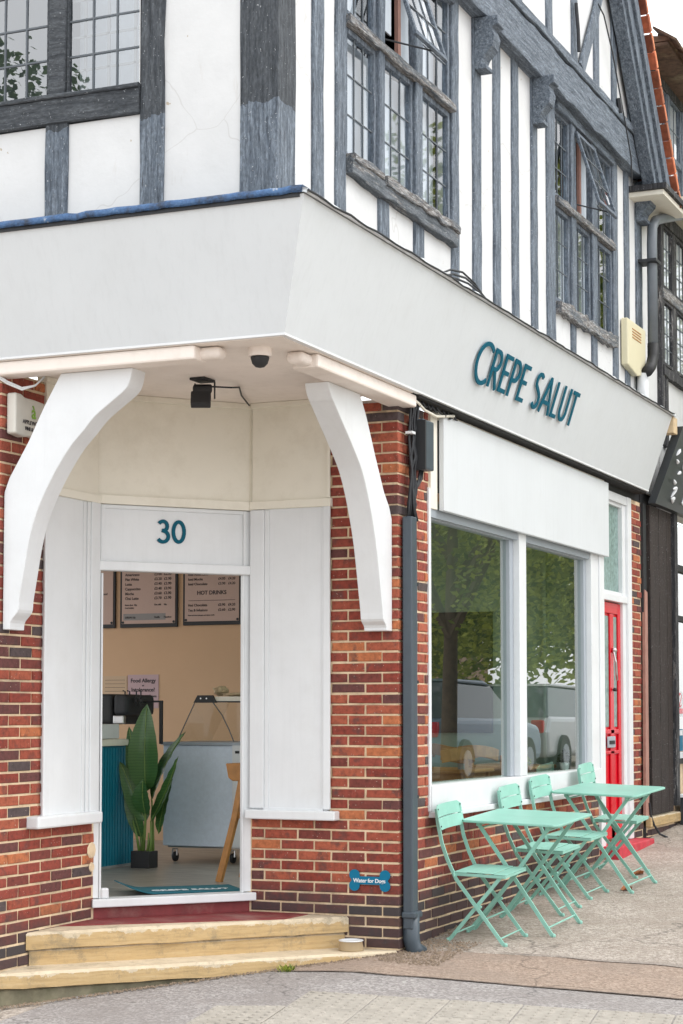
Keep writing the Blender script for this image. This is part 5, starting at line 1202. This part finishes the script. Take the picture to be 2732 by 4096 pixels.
# ------------------------------------------------------------------ mint folding chairs and tables
slope = (math.atan(.03), -math.atan(.056), 0)
def make_chair():
    t = thing('folding_chair', '', 'chair')
    W2 = .185
    for sx in (-1, 1):
        x = sx * W2
        up = [(.268, .82), (.258, .73), (.232, .61), (.195, .51), (.160, .44), (.135, .39), (-.175, .012), (-.195, .0)]
        MB().tube([(x, y, z) for y, z in up], (.005, .011), flat=(1, 0, 0)).build('frame_leg', 'mint', t)
        x2 = sx * (W2 - .018)
        MB().tube([(x2, y, z) for y, z in ((-.165, .430), (.175, .018), (.195, .002))], (.005, .011), flat=(1, 0, 0)).build('cross_leg', 'mint', t)
        for y in (-.195, .195): MB().lathe((x if y < 0 else x2, y, -.003), [(.012, 0), (.013, .012), (.008, .02)], 8).build('foot', 'mint', t)
        MB().lathe((0, 0, 0), [(.010, -.003), (.010, .018)], 8).build('pivot', 'mint', t).matrix_local = Matrix.Translation((x, -.022, .225)) @ Matrix.Rotation(R(90), 4, 'Y')
    # backrest: two slats pressed in one plate, rounded corners
    c = .03; prof = [(-.2, c), (-.2 + c, 0), (.2 - c, 0), (.2, c), (.2, .155 - c), (.2 - c, .155), (-.2 + c, .155), (-.2, .155 - c)]
    def bp_(u, v): 
        k = (u / .2) ** 2; return (u, .232 + .20 * v + .022 * (1 - k), .685 + v)
    mb = MB(); nx = 10
    for s_ in (0, 1):
        v0, v1 = (0.0, .075) if s_ == 0 else (.080, .155)
        o_ = len(mb.v)
        for i in range(nx + 1):
            u = -.2 + .4 * i / nx; e = .02 * max(0, (abs(u) - .17) / .03) ** 2
            a, b = (v0 + (e if s_ == 0 else 0)), (v1 - (e if s_ == 1 else 0)); mb.v += [bp_(u, a), bp_(u, b)]
        for i in range(nx): q = o_ + 2 * i; mb.f.append((q, q + 2, q + 3, q + 1))
    bk_ = mb.build('backrest', 'mint', t); so = bk_.modifiers.new('t', 'SOLIDIFY'); so.thickness = .006
    for u in (-.182, .182):
        for v in (.025, .13): p = bp_(u, v); MB().lathe((0, 0, 0), [(.006, 0), (.005, .003)], 8).build('rivet', 'dark', bk_).matrix_local = Matrix.Translation((p[0], p[1] - .004, p[2])) @ Matrix.Rotation(R(90), 4, 'X')
    mb = MB()
    for i in range(4):
        y0 = -.195 + i * .0875; mb.box(-.185, .185, y0, y0 + .0835, .430 + (.003 if i in (1, 2) else 0), .436 + (.003 if i in (1, 2) else 0))
    mb.box(-.184, -.172, -.194, .15, .410, .429).box(.172, .184, -.194, .15, .410, .429).box(-.171, .171, -.194, -.188, .412, .429).box(-.205, .205, .14, .150, .405, .429)
    mb.build('seat', 'mint', t, bev=.003)
    for y, z in ((-.157, .04), (.150, .047)): MB().tube([(-W2, y, z), (W2, y, z)], .005, 6).build('stretcher', 'mint', t)
    return t
def copy_tree(o, parent=None):
    c = o.copy(); COL.objects.link(c); c.parent = parent
    for ch in list(o.children): copy_tree(ch, c)
    return c
ch0 = make_chair()
CH = [(.69, -.318, -2, 'mint green folding chair nearest the black downpipe'), (1.885, -.323, -2, 'mint green folding chair directly behind the nearest table'),
      (2.63, -.31, -3, 'mint green folding chair between the two tables, left of the far table'), (3.73, -.342, 0, 'mint green folding chair in front of the red door')]
for i, (x, y, rz, lb) in enumerate(CH):
    o = ch0 if i == 0 else copy_tree(ch0)
    o.location = (x, y, gz(x, y) + .004); o.rotation_euler = (slope[0], slope[1], R(rz)); o['label'] = lb; o['group'] = 'mint folding chairs along the wall'
def make_table():
    t = thing('folding_table', '', 'table')
    MB().prism([(sx * (.36 - a), sy * (.33 - b), .70) for sx, sy, a, b in ((-1, -1, .03, 0), (1, -1, .03, 0), (1, -1, 0, .03), (1, 1, 0, .03), (1, 1, .03, 0), (-1, 1, .03, 0), (-1, 1, 0, .03), (-1, -1, 0, .03))], (0, 0, .016)).build('tabletop', 'mint', t, bev=.004)
    for sx in (-1, 1):
        MB().tube([(sx * .27, .24, .69), (sx * .27, -.26, .012), (sx * .27, -.275, .002)], (.006, .012), flat=(1, 0, 0)).build('leg', 'mint', t)
        MB().tube([(sx * .25, -.24, .69), (sx * .25, .26, .012), (sx * .25, .275, .002)], (.006, .012), flat=(1, 0, 0)).build('leg', 'mint', t)
        for y in (-.275, .275): MB().lathe((sx * (.27 if y < 0 else .25), y, -.003), [(.013, 0), (.014, .012), (.009, .02)], 8).build('foot', 'mint', t)
    for y, z, w in ((-.235, .05, .27), (.235, .05, .25), (.22, .66, .27), (-.22, .66, .25)): MB().tube([(-w, y, z), (w, y, z)], .006, 6).build('stretcher', 'mint', t)
    MB().box(-.30, .30, .225, .24, .675, .699).box(-.30, .30, -.24, -.225, .675, .699).build('apron', 'mint', t)
    return t
tb0 = make_table()
for i, (x, y, lb) in enumerate(((1.21, -.415, 'mint green folding table nearest the camera, by the second chair'), (3.12, -.435, 'mint green folding table further away near the red door'))):
    o = tb0 if i == 0 else copy_tree(tb0)
    o.location = (x, y, gz(x, y) + .004); o.rotation_euler = (slope[0], slope[1], R(-2 - 2 * i)); o['label'] = lb; o['group'] = 'mint folding tables'

# ------------------------------------------------------------------ leaves, weed, grit
for i, (x, y, lb) in enumerate(((2.95, -.62, 'brown fallen leaf on the pavement in front of the third chair'), (3.75, -.50, 'brown fallen leaf further up the pavement by the last chair'))):
    c = Vector((x, y, gz(x, y) + .006)); mb = MB(); n = 9; pts = [(c.x + .045 * math.cos(a) * (1 + .35 * (k % 2)), c.y + .035 * math.sin(a) * (1 + .35 * (k % 2)), c.z + .018 * math.sin(a * 2) + .015) for k, a in enumerate([i2 * 6.283 / 10 for i2 in range(10)])]
    mb.add([tuple(c)] + pts, [(0, k + 1, (k + 1) % 10 + 1) for k in range(10)]).build('fallen_leaf', plain('dead_leaf%d' % i, (.35, .12, .04), .7), label=lb, cat='leaf', group='fallen leaves')
mb = MB()
for i in range(70):
    a = rnd(0, 6.28); l = rnd(.02, .06); b = Vector((-.62 + rnd(-.04, .04), .45 + rnd(-.03, .03), gz(-.62, .5))); t = b + Vector((math.cos(a) * l * .7, math.sin(a) * l * .7, l * .8)); s_ = Vector((-math.sin(a), math.cos(a), 0)) * .006
    mb.quad(b - s_ * .4, b + (t - b) * .6 - s_, t, b + (t - b) * .6 + s_)
mb.build('weed', MT['grn'], label='small green weed growing at the foot of the lower step', cat='weed')
mb = MB()
for i in range(3200):
    if i % 3 == 0: u = random.random(); x, y = -1.9 + 1.95 * u + rnd(-.04, .03), 1.66 - 1.66 * u - abs(random.gauss(0, .03)) - .01
    elif i % 3 == 1: x = rnd(.2, 5.4); y = -abs(random.gauss(0, .04)) - .01
    else: x, y = rnd(-.3, .5), rnd(-.35, .05)
    s_ = rnd(.003, .009); z = gz(x, y) + .008 + s_ * .3; c = Vector((x, y, z)); a = rnd(0, 3)
    mb.add([c + Vector((math.cos(a) * s_, math.sin(a) * s_, 0)), c + Vector((-math.sin(a) * s_, math.cos(a) * s_, 0)), c - Vector((math.cos(a) * s_, math.sin(a) * s_, 0)), c - Vector((-math.sin(a) * s_, math.cos(a) * s_, 0)), c + Vector((0, 0, s_))], [(0, 1, 4), (1, 2, 4), (2, 3, 4), (3, 0, 4)])
mb.build('grit', 'dirt', kind='stuff')

# ------------------------------------------------------------------ across the street (seen only as reflections in the glass)
def tree(x, y, h, r, label, n=5200, lsz=.16, mat='grn', z0=0, trunk=.16):
    random.seed(int(x * 10)); t = thing('tree', label, 'tree', (x, y, z0), 'street trees')
    MB().tube([(0, 0, 0), (.05, .02, h * .25), (0, .08, h * .5), (.1, 0, h * .8)], [trunk, trunk * .8, trunk * .55, trunk * .2], 10).build('trunk', 'bark', t, smooth=True)
    lb = MB()
    for i in range(9):
        a = rnd(0, 6.28); e = rnd(.3, 1); lb.tube([(0, .05, h * rnd(.3, .55)), (math.cos(a) * r * .4, math.sin(a) * r * .4, h * .6), (math.cos(a) * r * .8, math.sin(a) * r * .8, h * .6 + e)], [.06, .04, .015], 6)
    lb.build('branch', 'bark', t)
    mb = MB(); cl = [(Vector((rnd(-1, 1) * r * .8, rnd(-1, 1) * r * .8, h * rnd(.34, .98))), rnd(.35, .6) * r * .6) for _ in range(40)]
    for i in range(n):
        c, rr = random.choice(cl); d_ = Vector((random.gauss(0, 1), random.gauss(0, 1), random.gauss(0, .8))).normalized() * rr * rnd(.5, 1) ** .5; p = c + d_
        u = Vector((rnd(-1, 1), rnd(-1, 1), rnd(-.6, .6))).normalized() * lsz * rnd(.6, 1.2); v = u.orthogonal().normalized() * lsz * .5; mb.quad(p - u, p + v, p + u, p - v)
    mb.build('crown', mat, t)
tree(13.2, -6.6, 8.5, 4.0, 'broad leafy street tree by the kerb mirrored in the left window pane', 26000, .085)
tree(20, -8.5, 8.5, 4.6, 'broad leafy street tree mirrored in the right window pane', 26000, .095)
tree(27, -13, 9, 5, 'tall leafy tree far up the street', 20000, .12)
tree(19, -14, 9, 5, 'tall dark tree across the road', 20000, .12, 'grn2')
tree(36, -14, 9, 6, 'furthest leafy tree up the street', 16000, .16)
tree(-12.5, 9.75, 10.0, 2.1, 'dark leafy tree mirrored in the left upstairs window', 9000, .07, 'grn2', 0, .10)
tree(-21, 17.5, 8.2, 3.0, 'second dark tree across the side road', 3000, .14, 'grn2')
tree(9.7, -3.15, 7.2, 2.6, 'young kerbside tree with a thin trunk mirrored in the left window pane', 22000, .055, 'grn', 0, .11)
def car(x, y, rz, mat, label, z0):
    t = thing('parked_car', label, 'car', (x, y, z0), 'cars parked along the kerb', (0, 0, rz))
    low = [(-2.1, .3), (2.1, .3), (2.15, .6), (2.0, .82), (1.1, .92), (-2.0, .95), (-2.15, .7)]
    MB().prism([(a, -.85, b) for a, b in low], (0, 1.7, 0)).build('body', mat, t, bev=.09, seg=3)
    n = [(1.05, .90), (.35, 1.38), (-1.5, 1.42), (-2.0, .93)]
    mb = MB(); P = [(a, s_ * (.80 if b < 1.2 else .64), b) for s_ in (-1, 1) for a, b in n]
    mb.add(P, [(0, 1, 2, 3), (7, 6, 5, 4), (0, 4, 5, 1), (3, 2, 6, 7), (1, 5, 6, 2)]).build('cabin_glass', 'carglass', t, bev=.03)
    MB().add([(a, s_ * .655, b) for s_ in (-1, 1) for a, b in ((.36, 1.385), (.0, 1.45), (-1.3, 1.46), (-1.52, 1.42))], [(0, 1, 2, 3), (7, 6, 5, 4), (0, 4, 5, 1), (1, 5, 6, 2), (2, 6, 7, 3), (0, 3, 7, 4)]).build('roof', mat, t, bev=.03)
    for a in (1.35, -1.35):
        for s_ in (-1, 1):
            w_ = MB().lathe((0, 0, 0), [(.31, -.1), (.33, 0), (.31, .1)], 24).build('wheel', 'dark', t); w_.matrix_local = Matrix.Translation((a, s_ * .80, .33)) @ Matrix.Rotation(R(90), 4, 'X')
            MB().lathe((0, 0, 0), [(.17, -.012), (.18, .012)], 16).build('rim', 'alu', w_).location.z = .1 * -s_
    for s_ in (-1, 1): MB().box(2.05, 2.17, s_ * .62 - .15, s_ * .62 + .15, .62, .76).build('headlight', 'wtext', t, bev=.02); MB().box(-2.18, -2.08, s_ * .68 - .1, s_ * .68 + .1, .68, .88).build('tail_light', 'red', t, bev=.02)
    for k in (-.45, .45): MB().box(k - .02, k + .02, -.86, -.855, .4, .9).build('door_seam', 'dark', t)
MT['carglass'] = plain('car_glass', (.09, .12, .13), .05); MT['blue_car'] = plain('blue_grey_car_paint', (.20, .29, .38), .2); MT['silver'] = plain('silver_car_paint', (.55, .58, .6), .25, .3); MT['wcar'] = plain('white_car_paint', (.7, .7, .7), .25)
car(14.4, -5.0, 0, 'blue_car', 'blue grey car parked by the kerb mirrored in the left window pane', gz(10, -4))
car(19.6, -5.2, 0, 'silver', 'silver car parked behind the blue grey car', gz(14, -4)); car(25.2, -5.6, R(2), 'wcar', 'white car parked furthest up the street', gz(20, -6))
MB().box(20, 60, -26, -20, 0, 4.0).build('distant_building', paint('buff_brick_far', (.30, .22, .15), .9), label='low buff building far across the road', cat='building')

print('objects', len(bpy.data.objects))
